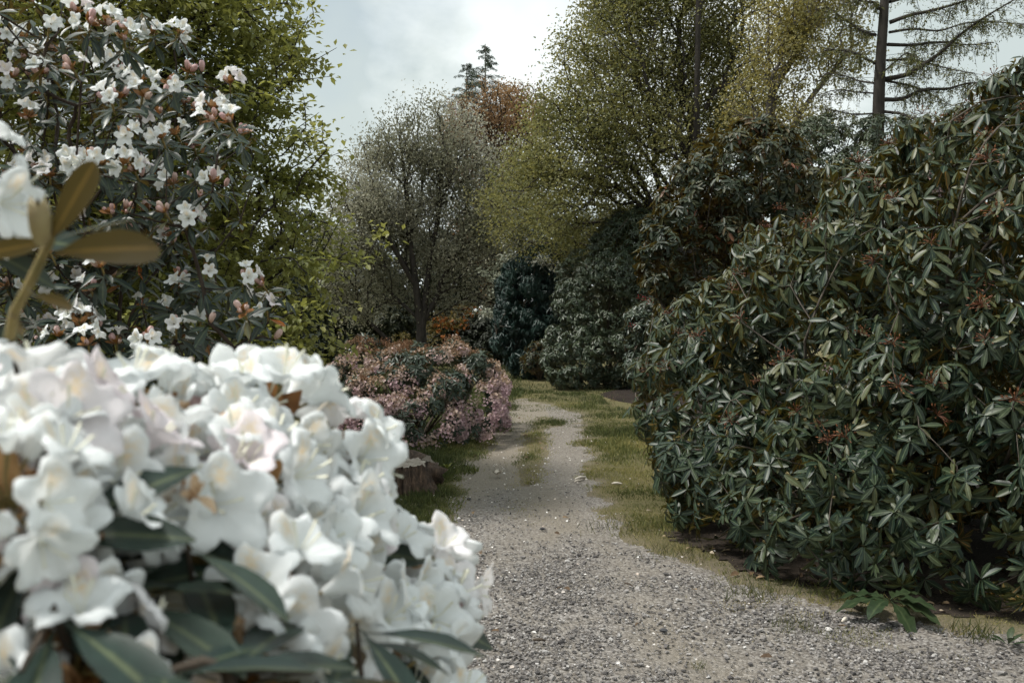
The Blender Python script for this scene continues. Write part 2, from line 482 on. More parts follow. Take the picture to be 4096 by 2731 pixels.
def bumpyrnd(pos, s=0, f=1.3, amt=0.35):
    """leaf tone 0..1: mostly random, partly by patch of the plant"""
    b = fbm(pos[:, 0] * f + pos[:, 2] * f * .7, pos[:, 1] * f - pos[:, 2] * f * .8, s)
    return np.clip(rng.uniform(0, 1, len(pos)) * (1 - amt) + amt * np.clip((b - .3) / .4, 0, 1), 0, 1)

# ------------------------------------------------------------------ ground, path
def line_w(pp):
    w = np.array([G(*p)[:2] for p in pp]); o = np.argsort(w[:, 1]); return w[o, 1], w[o, 0]
PL = line_w([(1560, 2731), (1760, 2560), (1740, 2350), (1755, 2150), (1800, 2010), (1845, 1930), (1905, 1840), (1960, 1765), (2005, 1712), (2036, 1675), (2040, 1640), (2040, 1612), (2070, 1590)])
PR = line_w([(5200, 2700), (4300, 2580), (3900, 2530), (3400, 2440), (2950, 2335), (2700, 2255), (2500, 2150), (2420, 2050), (2372, 1950), (2345, 1850), (2325, 1780), (2318, 1700), (2312, 1665), (2250, 1630), (2150, 1607), (2100, 1590)])
STRIP = [((2185, 1668), 30), ((2165, 1700), 42), ((2150, 1735), 48), ((2146, 1770), 55), ((2140, 1805), 60), ((2128, 1840), 58), ((2118, 1868), 58), ((2105, 1905), 48), ((2112, 1940), 40)]
SW = np.array([[*G(*p)[:2], h / FPX * G(*p)[1]] for p, h in STRIP]); SW = SW[np.argsort(SW[:, 1])]
def blob(x, y, px, py, rx, ry):
    c = G(px, py); a = rx / FPX * c[1]; b = abs(G(px, py - ry)[1] - G(px, py + ry)[1]) / 2
    return 1 - np.sqrt(((x - c[0]) / a) ** 2 + ((y - c[1]) / b) ** 2)
def path_in(x, y):
    """signed metres inside the bare track (>0 bare)"""
    xl = np.interp(y, *PL); xr = np.interp(y, *PR)
    wob = (fbm(x * 2.3, y * 2.3, 3) - .5) * .5 + (fbm(x * 9, y * 9, 8) - .5) * .26
    e = np.minimum(x - xl, xr - x) + wob * np.clip(y / 9, .6, 1.2)
    sx = np.interp(y, SW[:, 1], SW[:, 0]); sh = np.interp(y, SW[:, 1], SW[:, 2], left=-1, right=-1)
    e = np.minimum(e, np.where((y > SW[0, 1] - .2) & (y < SW[-1, 1] + .2), np.abs(x - sx) - sh - wob * .45, 9))
    e = np.minimum(e, -blob(x, y, 2215, 1690, 55, 16) * .4 + wob * .4)
    return np.where(y > 19.3, -1, np.where(y < 3.2, e, e))
def sparse_patch(x, y):
    return np.maximum.reduce([blob(x, y, 2085, 2020, 130, 30), blob(x, y, 2080, 2085, 120, 34), blob(x, y, 1900, 2610, 90, 60), blob(x, y, 2140, 2150, 40, 20), blob(x, y, 2090, 1945, 90, 30)])
def moss_edge(x, y):
    return np.maximum.reduce([blob(x, y, 3100, 2440, 300, 50), blob(x, y, 3500, 2560, 420, 60), blob(x, y, 3900, 2660, 330, 50)])
def gz(x, y):
    return .05 * (fbm(x * .5, y * .5, 21, 3) - .5) + .02 * (fbm(x * 2.2, y * 2.2, 5, 3) - .5)

def gravelmat(name, tones, track):
    m, N, L = newmat(name)
    g = N.new('ShaderNodeNewGeometry')
    v = N.new('ShaderNodeTexVoronoi'); v.inputs['Scale'].default_value = 62; L.new(g.outputs['Position'], v.inputs['Vector'])
    sep = N.new('ShaderNodeSeparateColor'); L.new(v.outputs['Color'], sep.inputs[0])
    c = ramp(N, tones); L.new(sep.outputs[0], c.inputs[0])
    n1 = N.new('ShaderNodeTexNoise'); n1.inputs['Scale'].default_value = 3.2; n1.inputs['Detail'].default_value = 6; n1.inputs['Roughness'].default_value = .65; L.new(g.outputs['Position'], n1.inputs['Vector'])
    r1 = ramp(N, [(.35, (0.25, .25, .25)), (.62, (.95, .95, .95))]); L.new(n1.outputs['Fac'], r1.inputs[0])
    n2 = N.new('ShaderNodeTexNoise'); n2.inputs['Scale'].default_value = 45; n2.inputs['Detail'].default_value = 5; n2.inputs['Roughness'].default_value = .8; L.new(g.outputs['Position'], n2.inputs['Vector'])
    c2 = ramp(N, [(.3, tuple(.55 * k for k in track)), (.5, track), (.75, tuple(1.3 * k for k in track))]); L.new(n2.outputs['Fac'], c2.inputs[0])
    at = N.new('ShaderNodeAttribute'); at.attribute_name = 'worn'
    mu = N.new('ShaderNodeMath'); mu.operation = 'MAXIMUM'
    m1 = N.new('ShaderNodeMath'); m1.operation = 'MULTIPLY'; m1.inputs[1].default_value = .55; L.new(r1.outputs[0], m1.inputs[0])
    L.new(m1.outputs[0], mu.inputs[0]); L.new(at.outputs['Fac'], mu.inputs[1])
    col = mixc(N, L, mu.outputs[0], c.outputs[0], c2.outputs[0])
    b = N.new('ShaderNodeBump'); b.inputs['Strength'].default_value = .7; b.inputs['Distance'].default_value = .012; b.invert = True; L.new(v.outputs['Distance'], b.inputs['Height'])
    b2 = N.new('ShaderNodeBump'); b2.inputs['Strength'].default_value = .5; b2.inputs['Distance'].default_value = .01; L.new(n2.outputs['Fac'], b2.inputs['Height']); L.new(b.outputs[0], b2.inputs['Normal'])
    p = N.new('ShaderNodeBsdfPrincipled'); p.inputs['Roughness'].default_value = .9; p.inputs['Specular IOR Level'].default_value = .2
    L.new(col, p.inputs['Base Color']); L.new(b2.outputs[0], p.inputs['Normal'])
    o = N.new('ShaderNodeOutputMaterial'); L.new(p.outputs[0], o.inputs[0])
    return m
def soilmat(name, c0, c1, c2, s1=6, s2=60):
    m, N, L = newmat(name)
    g = N.new('ShaderNodeNewGeometry')
    n1 = N.new('ShaderNodeTexNoise'); n1.inputs['Scale'].default_value = s1 * .25; n1.inputs['Detail'].default_value = 6; L.new(g.outputs['Position'], n1.inputs['Vector'])
    n2 = N.new('ShaderNodeTexNoise'); n2.inputs['Scale'].default_value = s2; n2.inputs['Detail'].default_value = 4; n2.inputs['Roughness'].default_value = .7; L.new(g.outputs['Position'], n2.inputs['Vector'])
    a = ramp(N, [(.35, c0), (.65, c1)]); L.new(n1.outputs['Fac'], a.inputs[0])
    f = ramp(N, [(.45, (0, 0, 0)), (.7, (1, 1, 1))]); L.new(n2.outputs['Fac'], f.inputs[0])
    col = mixc(N, L, f.outputs[0], a.outputs[0], c2)
    at = N.new('ShaderNodeAttribute'); at.attribute_name = 'worn'; sc = ramp(N, [(.3, (.10, .085, .062)), (.7, (.235, .20, .155))]); L.new(n2.outputs['Fac'], sc.inputs[0])
    col = mixc(N, L, at.outputs['Fac'], col, sc.outputs[0])
    b = N.new('ShaderNodeBump'); b.inputs['Strength'].default_value = .8; b.inputs['Distance'].default_value = .02; L.new(n2.outputs['Fac'], b.inputs['Height'])
    p = N.new('ShaderNodeBsdfPrincipled'); p.inputs['Roughness'].default_value = .95; p.inputs['Specular IOR Level'].default_value = .15
    L.new(col, p.inputs['Base Color']); L.new(b.outputs[0], p.inputs['Normal'])
    o = N.new('ShaderNodeOutputMaterial'); L.new(p.outputs[0], o.inputs[0])
    return m
GRASS_C = [(0.0, (.05, .065, .022)), (.35, (.13, .145, .046)), (.65, (.28, .255, .09)), (.88, (.42, .355, .15)), (1.0, (.38, .30, .15))]
M_ground = soilmat('lawn_ground', (.075, .075, .032), (.13, .115, .052), (.17, .135, .08), 5, 70)
M_path = gravelmat('path_gravel', [(0, (.065, .058, .056)), (.3, (.125, .115, .109)), (.65, (.20, .187, .177)), (.95, (.31, .295, .28))], (.20, .176, .142))
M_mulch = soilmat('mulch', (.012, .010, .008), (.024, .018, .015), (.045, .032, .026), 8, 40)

xs = np.unique(np.concatenate([np.linspace(-400, -20, 12), np.linspace(-20, -3.5, 30), np.arange(-3.5, 5.5, .15), np.linspace(5.5, 20, 26), np.linspace(20, 400, 12)]))
ys = np.unique(np.concatenate([np.linspace(-60, 2, 12), np.arange(2, 20, .17), np.linspace(20, 40, 50), np.linspace(40, 700, 24)]))
X, Y = np.meshgrid(xs, ys); pin = path_in(X, Y)
Z = gz(X, Y) - .035 * np.clip((pin + .02) / .15, 0, 1)
nx, ny = len(xs), len(ys); ii = (np.arange(ny - 1)[:, None] * nx + np.arange(nx - 1)[None]).ravel()
ground = link('ground', mesh_np('ground', np.stack([X, Y, Z], -1).reshape(-1, 3), np.stack([ii, ii + 1, ii + nx + 1, ii + nx], 1), M_ground, True, {'worn': np.clip(.85 + pin.ravel() * np.where(Y.ravel() < 6.8, 1.6, 5.5), 0, .85) * (Y.ravel() < 21)}))
ground['kind'] = 'structure'; ground['label'] = 'mown lawn ground under the shrubs and trees'

gx = np.arange(-1.9, 5.2, .045); gy = np.arange(1.2, 19.4, .05)
X, Y = np.meshgrid(gx, gy); pin = path_in(X, Y)
def lane(x, y): return np.exp(-((x - np.interp(y, [4, 6, 8, 10], [.95, .55, .30, .25])) / .42) ** 2) * np.clip((fbm(x * 2.2, y * 1.1, 37) - .28) * 3.2, 0, 1)
worn = np.maximum(np.clip((Y - 6.8) / 2.6 + (fbm(X * 1.5, Y * .7, 31) - .5) * 1.5, 0, 1) * np.where(X > np.interp(Y, SW[:, 1], SW[:, 0], ) + .05, .55, 1), .85 * lane(X, Y))
Z = gz(X, Y) - .006 - .012 * np.clip(pin / .2, 0, 1)
nx, ny = len(gx), len(gy); ii = (np.arange(ny - 1)[:, None] * nx + np.arange(nx - 1)[None])
keep = ((pin[:-1, :-1] > -.05) & (pin[1:, 1:] > -.05)).ravel(); ii = ii.ravel()[keep]
V = np.stack([X, Y, Z], -1).reshape(-1, 3); F = np.stack([ii, ii + 1, ii + nx + 1, ii + nx], 1)
u, inv = np.unique(F, return_inverse=True)
path = link('path', mesh_np('path', V[u], inv.reshape(F.shape), M_path, True, {'worn': worn.ravel()[u]}))
path['kind'] = 'structure'; path['label'] = 'pale gravel path with two wheel tracks curving away'

# mulch bed under the shrubs on the far right of the lawn
th = np.linspace(0, 2 * math.pi, 60, endpoint=False); c = np.array([4.25, 18.6])
rr = 1 + .12 * np.sin(th * 3 + 1) + .07 * np.sin(th * 7)
rings = [np.stack([c[0] + 2.55 * f * rr * np.cos(th), c[1] + 4.2 * f * rr * np.sin(th)], 1) for f in (.02, .35, .7, .95, 1.0)]
V = np.concatenate(rings); z = gz(V[:, 0], V[:, 1]) + np.repeat([.05, .045, .035, .015, -.02], 60) + .004
k = np.arange(60); k2 = (k + 1) % 60
F = np.concatenate([np.stack([i * 60 + k, i * 60 + k2, (i + 1) * 60 + k2, (i + 1) * 60 + k], 1) for i in range(4)])
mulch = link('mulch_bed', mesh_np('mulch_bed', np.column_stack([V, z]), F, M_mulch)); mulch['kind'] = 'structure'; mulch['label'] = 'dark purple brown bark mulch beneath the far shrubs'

# soil under the big bush on the right: ragged edge
def soil_in(x, y): return 1 - np.sqrt(((x - 3.6) / 2.36) ** 2 + ((y - 7.42) / 2.36) ** 2) + (fbm(x * 2.6, y * 2.6, 33) - .5) * .16 + (fbm(x * 9, y * 9, 34) - .5) * .12
sx_ = np.arange(.9, 6.4, .06); sy_ = np.arange(4.7, 10.2, .06); X, Y = np.meshgrid(sx_, sy_); si = soil_in(X, Y)
nx, ny = len(sx_), len(sy_); ii = (np.arange(ny - 1)[:, None] * nx + np.arange(nx - 1)[None]).ravel(); ii = ii[(si[:-1, :-1] > 0).ravel()]
V = np.stack([X, Y, gz(X, Y) + .006 + .015 * np.clip(si * 4, 0, 1) + .012 * (fbm(X * 8, Y * 8, 35) - .5)], -1).reshape(-1, 3); F = np.stack([ii, ii + 1, ii + nx + 1, ii + nx], 1)
u, inv = np.unique(F, return_inverse=True)
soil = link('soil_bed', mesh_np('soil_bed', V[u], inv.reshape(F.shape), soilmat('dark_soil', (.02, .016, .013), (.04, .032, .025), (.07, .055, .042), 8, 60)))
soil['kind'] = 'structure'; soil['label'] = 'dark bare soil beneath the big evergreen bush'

# ------------------------------------------------------------------ grass blades
def in_view(x, y, m=900):
    px, py = proj(np.stack([x, y, np.zeros_like(x)], -1)); return (px > -m) & (px < 4096 + m) & (py < 2731 + 350)
gp = []
for (y0, y1, dens, xa, xb) in ((4.2, 7, 6500, -1.3, 3.6), (7, 10.5, 6500, -1.6, 2.2), (3, 9, 1100, -5, -1.3), (9, 15, 500, -5, -2.2), (10.5, 15, 3300, -2.2, 2.9), (15, 21, 1300, -3, 4.2), (21, 34, 200, -4, 6)):
    n = int((y1 - y0) * (xb - xa) * dens); x = rng.uniform(xa, xb, n); y = rng.uniform(y0, y1, n)
    e = path_in(x, y); sp = sparse_patch(x, y); me_ = moss_edge(x, y)
    pr = np.clip(.5 - e / np.where(y > 8, .20, .12), 0, 1) * np.clip(.75 + (fbm(x * 5, y * 5, 77) - .45) * 3, .35, 1)
    pr = np.maximum(pr, np.where((sp > 0) & (fbm(x * 7, y * 7, 50) > .47), .42 * np.clip(sp * 2, 0, 1), 0))
    pr = np.maximum(pr, np.where((me_ > 0) & (fbm(x * 6, y * 6, 51) > .44), .75 * np.clip(me_ * 2, 0, 1), 0))
    pr = np.maximum(pr, np.clip((y - 13.3) / 4.5, 0, .8) * np.clip((fbm(x * 2.2, y * 2.2, 55) - .30) * 4, 0, 1))
    pr = np.where((e > .12), np.maximum(pr, .006), pr)
    pr = pr * np.where(soil_in(x, y) > .03, .07, 1) * np.where((((x - 4.25) / 2.5) ** 2 + ((y - 18.6) / 4.1) ** 2) < 1, .03, 1)
    pr = pr * np.where((x > .9) & (y < 6.7), .30 + .6 * (fbm(x * 4, y * 4, 71) > .5), 1)
    ok = (rng.uniform(0, 1, n) < pr) & in_view(x, y)
    gp.append(np.stack([x, y, e], 1)[ok])
gp = np.concatenate(gp); gpos = np.column_stack([gp[:, 0], gp[:, 1], gz(gp[:, 0], gp[:, 1]) - .008])
n = len(gpos)
tuft = np.clip((fbm(gpos[:, 0] * 1.7, gpos[:, 1] * 1.7, 12) - .42) * 5, 0, 1)
leftside = gpos[:, 0] < np.interp(gpos[:, 1], *PL) + .12
hgt = rng.uniform(.016, .038, n) * (1 + .9 * tuft + .25 * leftside) * np.clip(.75 - gp[:, 2] * 1.5, .5, 1.3) * np.clip(gpos[:, 1] / 9, .8, 1.35) * np.where(leftside, 1, .72)
lean = rng.normal(0, .55, (n, 2)); gd = unit(np.column_stack([lean, np.ones(n)]))
az = rng.uniform(0, 6.28, n)
dry = np.clip(.50 + (fbm(gpos[:, 0] * .9, gpos[:, 1] * .9, 90) - .5) * 1.1 - .20 * leftside - .16 * tuft - np.clip((gpos[:, 1] - 13) / 8, 0, .28) + np.clip(gp[:, 2] + .15, 0, .3) * .5, .05, .9)
grnd = np.clip(dry + rng.normal(0, .13, n), 0, 1)
blade = (np.array([(-.085, 0, 0), (.085, 0, 0), (.018, 1, .12), (-.018, 1, .12)]), np.array([(0, 1, 2, 3)]), np.zeros(4))
M_grass = leafmat('grass_blade', GRASS_C, None, .6, .25, .35)
gR = frames(gd, np.column_stack([np.cos(az), np.sin(az), np.zeros(n)]))
grass = scatter('grass', blade, gpos, gR, hgt, M_grass, None, np.zeros(3), grnd, True, 'stuff')
grass['label'] = 'short mossy yellow green grass beside and between the tracks'

# ------------------------------------------------------------------ loose gravel on the near path
def stone_shape(seed):
    r = np.random.default_rng(seed)
    V = np.array([(-1, -1, -.6), (1, -1, -.6), (1, 1, -.6), (-1, 1, -.6), (-.8, -.8, .6), (.8, -.8, .6), (.8, .8, .6), (-.8, .8, .6)], float) * .5
    V *= np.array([1, .75, .55]); V += r.normal(0, .09, V.shape)
    return V, np.array([(4, 5, 6, 7), (0, 1, 5, 4), (1, 2, 6, 5), (2, 3, 7, 6), (3, 0, 4, 7)]), np.zeros(8)
sp_ = []
for (y0, y1, dens, xa, xb) in ((3.9, 5.4, 4200, -1, 3.8), (5.4, 7.2, 3600, -1, 2.6), (7.2, 9.5, 1300, -1, 1.3), (9.5, 16, 240, -.8, 1.3)):
    n = int((y1 - y0) * (xb - xa) * dens); x = rng.uniform(xa, xb, n); y = rng.uniform(y0, y1, n)
    e = path_in(x, y); w = np.clip((y - 6.6) / 3 + (fbm(x * 1.5, y * .7, 31) - .5) * 1.5, 0, .9)
    pr = np.clip(e / .12 + .35, np.where(e > -.5, np.where(y < 7, .34, .16), .02), 1) * (1 - .72 * lane(x, y)) * np.clip(.35 + (fbm(x * 3, y * 3, 61) - .35) * 2.2, .2, 1) * (1 - w * .75) * np.where(soil_in(x, y) > .12, .10, 1)
    ok = (rng.uniform(0, 1, n) < pr) & in_view(x, y, 60); sp_.append(np.stack([x, y], 1)[ok])
sp_ = np.concatenate(sp_); n = len(sp_)
ssz = rng.lognormal(math.log(.0095), .38, n).clip(.006, .034)
spos = np.column_stack([sp_, gz(sp_[:, 0], sp_[:, 1]) - .012 + ssz * .12])
az = rng.uniform(0, 6.28, n); tilt = rng.normal(0, .25, (n, 2)); zz = unit(np.column_stack([tilt, np.ones(n)]))
sR = frames(np.column_stack([np.cos(az), np.sin(az), np.zeros(n)]), zz)
M_stone = leafmat('gravel_stone', [(0, (.04, .037, .037)), (.2, (.095, .088, .085)), (.55, (.165, .153, .145)), (.85, (.25, .235, .224)), (1, (.43, .415, .40))], None, .8, .3, 0.0)
q = rng.integers(0, 3, n)
parts = []; at = []
for s in range(3):
    V, F, _ = stone_shape(s); m = q == s; k = int(m.sum())
    W = np.einsum('nij,kj->nki', sR[m], V) * ssz[m][:, None, None] + spos[m][:, None, :]
    parts.append((W.reshape(-1, 3), (F[None] + (np.arange(k) * 8)[:, None, None]).reshape(-1, 4))); at.append(np.repeat(rng.uniform(0, 1, k), 8))
V, F = merge(parts)
gravel = link('gravel', mesh_np('gravel', V, F, M_stone, False, {'rnd': np.concatenate(at)})); gravel['kind'] = 'stuff'; gravel['label'] = 'loose grey and white gravel stones on the near path'
print('grass', len(gpos), 'gravel', n)

# ------------------------------------------------------------------ trees
M_bark_dark = barkmat('bark_dark', (.018, .015, .013), (.055, .047, .04), 16)
M_bark_grey = barkmat('bark_grey', (.03, .027, .024), (.11, .10, .088), 14, lich=(.12, .13, .10))
M_bark_birch = barkmat('bark_birch', (.035, .03, .027), (.16, .145, .13), 9, .6)
M_twig = barkmat('twig', (.03, .023, .018), (.09, .07, .052), 30)

def tree_leaves(T, k, ln, spread, droop=.2, along=.5, thr=.02, flat=.6):
    r, par, pos = T['r'], T['par'], T['pos']
    idx = np.arange(T['ntr'], len(r)); idx = idx[r[idx] < thr]
    i = np.repeat(idx, k); n = len(i)
    t = rng.uniform(0, 1.15, n)[:, None]; a, b = pos[par[i]], pos[i]
    seg = unit(b - a)
    p = a * (1 - t) + b * t + rng.normal(0, 1, (n, 3)) * spread * np.array([1, 1, 1 - flat * .7])
    d = unit(seg * along + rdirs(n) * .8 * np.array([1, 1, 1 - flat * .5]) + np.array([0, 0, -droop]))
    nz = unit(rdirs(n) * (1 - flat * .75) + np.array([0, 0, flat * 1.3]))
    return p, frames(d, nz), rng.uniform(ln[0], ln[1], n)
def make_tree(name, label, cat, base, lines, lobes, nattr, bark, leafm, tmpl, k, ln, spread, bf=.45, r0=.12, tip=.004, minr=.004, droop=.2, along=.5, flat=.5, nparts=0, hollow=.35, thr=.02, tone=(0, 1), tf=1.3, split=.03, maxb=24, ex=2.3, clump=0, tamt=.62, lo=None):
    base = np.array(base, float)
    root = thing(name, base, label, cat)
    if clump:
        sub_ = []
        for c_, r_ in lobes:
            for _ in range(clump): sub_.append((np.asarray(c_) + rdirs(1)[0] * np.asarray(r_) * rng.uniform(.25, 1.0), np.asarray(r_) * rng.uniform(.26, .44)))
        A0 = Lobes(lobes).inside(int(nattr * .55), hollow, 1.05, zmin=.3); lobes = sub_; nattr = int(nattr * .45)
    A = Lobes(lobes).inside(nattr, hollow, 1.0, zmin=.3)
    if clump: A = np.concatenate([A0, A])
    T = grow(lines, A, bf, tip, ex)
    wood(T, bark, root, base, rscale=r0 / T['r'][0], minr=minr, flare=1.35, split=split, maxb=maxb)
    T['r'] = T['r'] * 1.0
    p, R, s = tree_leaves(T, k, ln, spread, droop, along, 1e9, flat)
    rd = bumpyrnd(p, 7, tf, tamt) * (tone[1] - tone[0]) + tone[0]
    ok = p[:, 2] > .1
    leafset(root, base, tmpl, p[ok], R[ok], s[ok], leafm, rd[ok], nparts, lo=lo)
    return root, T

SL = small_leaf(.32, .12)
# beech on the left with fresh yellow green leaves
M_beech = leafmat('beech_leaf', [(0, (.078, .096, .030)), (.4, (.155, .175, .052)), (.75, (.25, .255, .084)), (1, (.35, .335, .125))], None, .5, .4, .48, (.34, .34, .075))
bb = np.array([-4.6, 9.8, 0])
tips = [(1230, 120, 8.6), (1265, 330, 8.6), (1240, 240, 8.8), (1290, 560, 8.4), (1210, 640, 8.5), (1240, 760, 8.6), (1230, 900, 8.4), (1470, 975, 8.0), (1370, 1000, 8.1), (1390, 1110, 8.0), (1250, 1200, 8.2), (1320, 1420, 7.9), (1250, 1370, 8.0), (1130, 60, 8.8), (1250, 1480, 7.8), (1150, 1420, 8), (1130, 1250, 8.2), (1000, 1380, 8), (1140, 1080, 8.2)]
lob = [((-4.25, 9.6, 3.5), (2.25, 2.0, 3.6)), ((-3.2, 8.9, 2.2), (1.25, 1.2, 1.5)), ((-3.6, 8.9, 4.2), (1.5, 1.2, 1.6)), ((-3.0, 8.6, 1.5), (1.1, 1.0, 0.8)), (P(1030, 980, 8.6), (.75, .8, .9)), (P(1080, 500, 8.8), (.6, .8, 1.0)), (P(1120, 1330, 8.2), (.5, .6, .45)), (P(1020, 150, 8.9), (.6, .8, .9))] * 2
for (a, b, d) in tips: lob.append((P(a, b, d), (rng.uniform(.28, .42), .4, rng.uniform(.14, .24))))
lob += [(P(a - 130, b + 10, d + .2), (.4, .4, .26)) for a, b, d in tips]
lines = [[bb, bb + (.05, 0, .8), bb + (.15, -.05, 2), bb + (.1, -.1, 3.6), bb + (.2, -.1, 5.2), bb + (.3, -.1, 6.6)],
         [bb + (.15, -.05, 2), bb + (.9, -.5, 3.0), bb + (1.5, -.8, 3.8)], [bb + (.08, -.03, 1.2), bb + (.9, -.6, 1.6), bb + (1.8, -1.1, 1.9)]]
V6 = hexleaf(.30, .35, .2)
make_tree('beech_tree', 'tall beech with fresh yellow green leaves behind the white flowering bush', 'tree', bb, lines, lob, 5600, M_bark_dark, M_beech, V6, 19, (.045, .078), .075, bf=.3, r0=.13, droop=.35, along=.6, flat=.8, nparts=300, hollow=.2, tone=(.05, 1), maxb=30, minr=.0035, lo=small_leaf(.33, .12))

# pale grey green tree in the middle distance
M_grey = leafmat('pale_leaf', [(0, (.17, .175, .11)), (.35, (.25, .245, .165)), (.7, (.36, .35, .26)), (1, (.50, .485, .40))], None, .6, .25, .4)
gb = np.array([-2.55, 28, 0])
lines = [[gb, P(1685, 1330, 28), P(1665, 1150, 28), P(1640, 950, 28), P(1625, 750, 28), P(1600, 560, 28)],
         [P(1665, 1150, 28), P(1560, 960, 27.5), P(1500, 780, 27.4), P(1470, 640, 27.4)], [P(1690, 1290, 28), P(1720, 1050, 28.3), P(1760, 820, 28.3), P(1770, 600, 28.3)],
         [P(1640, 950, 28), P(1690, 780, 28.6), P(1700, 600, 28.6)], [P(1560, 960, 27.5), P(1450, 900, 27), P(1390, 830, 27)]]
lob = [(P(x_, y_, 28 + dz_), (r_ * 1.1, r_ * 1.2, r_)) for x_, y_, dz_, r_ in (
    (1470, 780, -.5, .85), (1590, 640, 0, .85), (1730, 600, .3, .9), (1850, 700, .5, .85), (1560, 880, .6, 1.0), (1700, 850, .8, 1.0), (1410, 930, -.7, .7), (1920, 880, .4, .85), (1490, 610, -.2, .5), (1640, 480, .2, .5), (1780, 470, .3, .5), (1880, 540, .4, .5),
    (1360, 820, -.6, .45), (1340, 990, -.8, .55), (1420, 1090, -.6, .6), (1520, 1040, .5, .7), (1840, 1040, .2, .7), (1960, 1010, .2, .7), (1720, 1010, 1, .7), (2000, 780, .8, .6), (1540, 530, 0, .35), (1700, 410, .2, .35), (1840, 430, .3, .32), (1420, 690, -.4, .4), (1310, 900, -.7, .3), (1330, 1110, -.9, .4), (1960, 620, .5, .45), (1290, 1180, -.8, .5), (1420, 1210, -.3, .6), (1560, 1170, .7, .6), (1820, 1180, .6, .6), (1950, 1170, .2, .5), (1250, 1030, -.8, .3), (2060, 700, .6, .35), (1280, 760, -.8, .25))]
make_tree('blossom_tree', 'pale grey green tree with many thin upright branches behind the pink bush', 'tree', gb, lines, lob, 3600, M_bark_dark, M_grey, SL, 19, (.05, .09), .24, bf=.55, r0=.15, droop=-.15, along=.8, flat=.1, hollow=.3, tone=(.0, 1), minr=.009, tf=.5, split=.03, maxb=30, clump=4)

# copper leaved tree behind it
M_copper = leafmat('copper_leaf', [(0, (.14, .085, .04)), (.5, (.28, .165, .075)), (1, (.42, .27, .13))], None, .55, .3, .35)
cb = np.array([-.80, 38, 0])
lines = [[cb, P(1975, 1100, 38), P(1985, 800, 38), P(1965, 560, 38), P(1955, 420, 38)], [P(1985, 800, 38), P(1900, 620, 38), P(1860, 500, 38)], [P(1985, 850, 38), P(2060, 640, 38), P(2110, 480, 38)], [P(1975, 1100, 38), P(2040, 900, 37.5), P(2070, 760, 37.5)]]
lob = [(P(1980, 440, 38), (1.7, 1.6, 1.1)), (P(1870, 520, 37.5), (1.3, 1.4, 1.0)), (P(2110, 470, 37.5), (1.2, 1.3, 1.1)), (P(1980, 640, 38), (2.1, 1.8, 1.3)), (P(1990, 900, 38), (1.9, 1.7, 1.7)), (P(1960, 1100, 38), (1.4, 1.3, .9))]
make_tree('copper_tree', 'copper orange leaved tree rising behind the pale tree', 'tree', cb, lines, lob, 1800, M_bark_dark, M_copper, SL, 16, (.07, .11), .15, bf=.55, r0=.24, droop=0, along=.5, flat=.2, minr=.008, tf=.6, maxb=16, clump=8)

# big golden green tree
M_gold = leafmat('golden_leaf', [(0, (.085, .095, .038)), (.4, (.135, .145, .055)), (.75, (.20, .20, .08)), (1, (.30, .275, .12))], None, .55, .3, .42, (.35, .32, .10))
ob = np.array([4.25, 23, 0])
ob = np.array([4.1, 22.3, 0])
lines = [[ob, P(2772, 1100, 22.2), P(2778, 760, 21.8), P(2782, 420, 21.6), P(2786, 60, 21.6), P(2790, -350, 21.8)],
         [P(2775, 900, 23), P(2640, 800, 22.6), P(2520, 790, 22.3), P(2380, 760, 22), P(2250, 780, 21.8)], [P(2774, 960, 23), P(2650, 870, 22.4), P(2480, 850, 22), P(2330, 920, 21.6)],
         [P(2780, 600, 23), P(2660, 430, 22.6), P(2560, 330, 22.4), P(2450, 250, 22.4)], [P(2782, 520, 23), P(2900, 400, 23.3), P(3010, 270, 23.5)], [P(2784, 300, 23), P(2700, 100, 22.7), P(2640, -80, 22.6)],
         [P(2778, 700, 23), P(2900, 620, 23.2), P(3030, 560, 23.4)], [P(2784, 250, 23), P(2900, 80, 23.4), P(2960, -60, 23.4)]]
lob = [(P(2420, 330, 22.5), (1.35, 1.6, 1.5)), (P(2560, 130, 22.8), (1.5, 1.7, 1.5)), (P(2300, 560, 22), (1.3, 1.5, 1.3)), (P(2200, 760, 21.8), (1.05, 1.2, 1.05)), (P(2400, 850, 23.6), (1.5, 1.2, 1.0)), (P(2600, 600, 22.6), (1.5, 1.6, 1.6)), (P(2800, 300, 23.3), (1.5, 1.4, 1.8)), (P(2950, 150, 23.4), (1.2, 1.4, 1.4)), (P(2980, 500, 23.3), (1.1, 1.3, 1.2)), (P(2500, -150, 23), (1.6, 1.6, 1.5)), (P(2850, -200, 23), (1.8, 1.6, 1.6)), (P(2620, 900, 23.8), (1.2, 1.1, .8)), (P(2250, 480, 22.2), (.7, .9, .8)), (P(2330, 200, 22.6), (.6, .8, .6)), (P(2140, 640, 25), (.8, .9, .7)), (P(2050, 800, 26), (1.0, .9, 1.0)), (P(2130, 900, 25), (1.0, .9, .8)), (P(2130, 640, 22), (.7, .8, .6)), (P(2420, 1000, 24.4), (1.4, 1.0, .7))]
make_tree('golden_tree', 'large spreading tree with olive gold leaves and dark trunk beside the path', 'tree', ob, lines, lob, 5600, M_bark_dark, M_gold, SL, 23, (.05, .085), .20, bf=.4, r0=.19, droop=.25, along=.5, flat=.35, hollow=.15, minr=.006, tf=1.2, split=.02, maxb=40, tone=(.0, 1), clump=10)

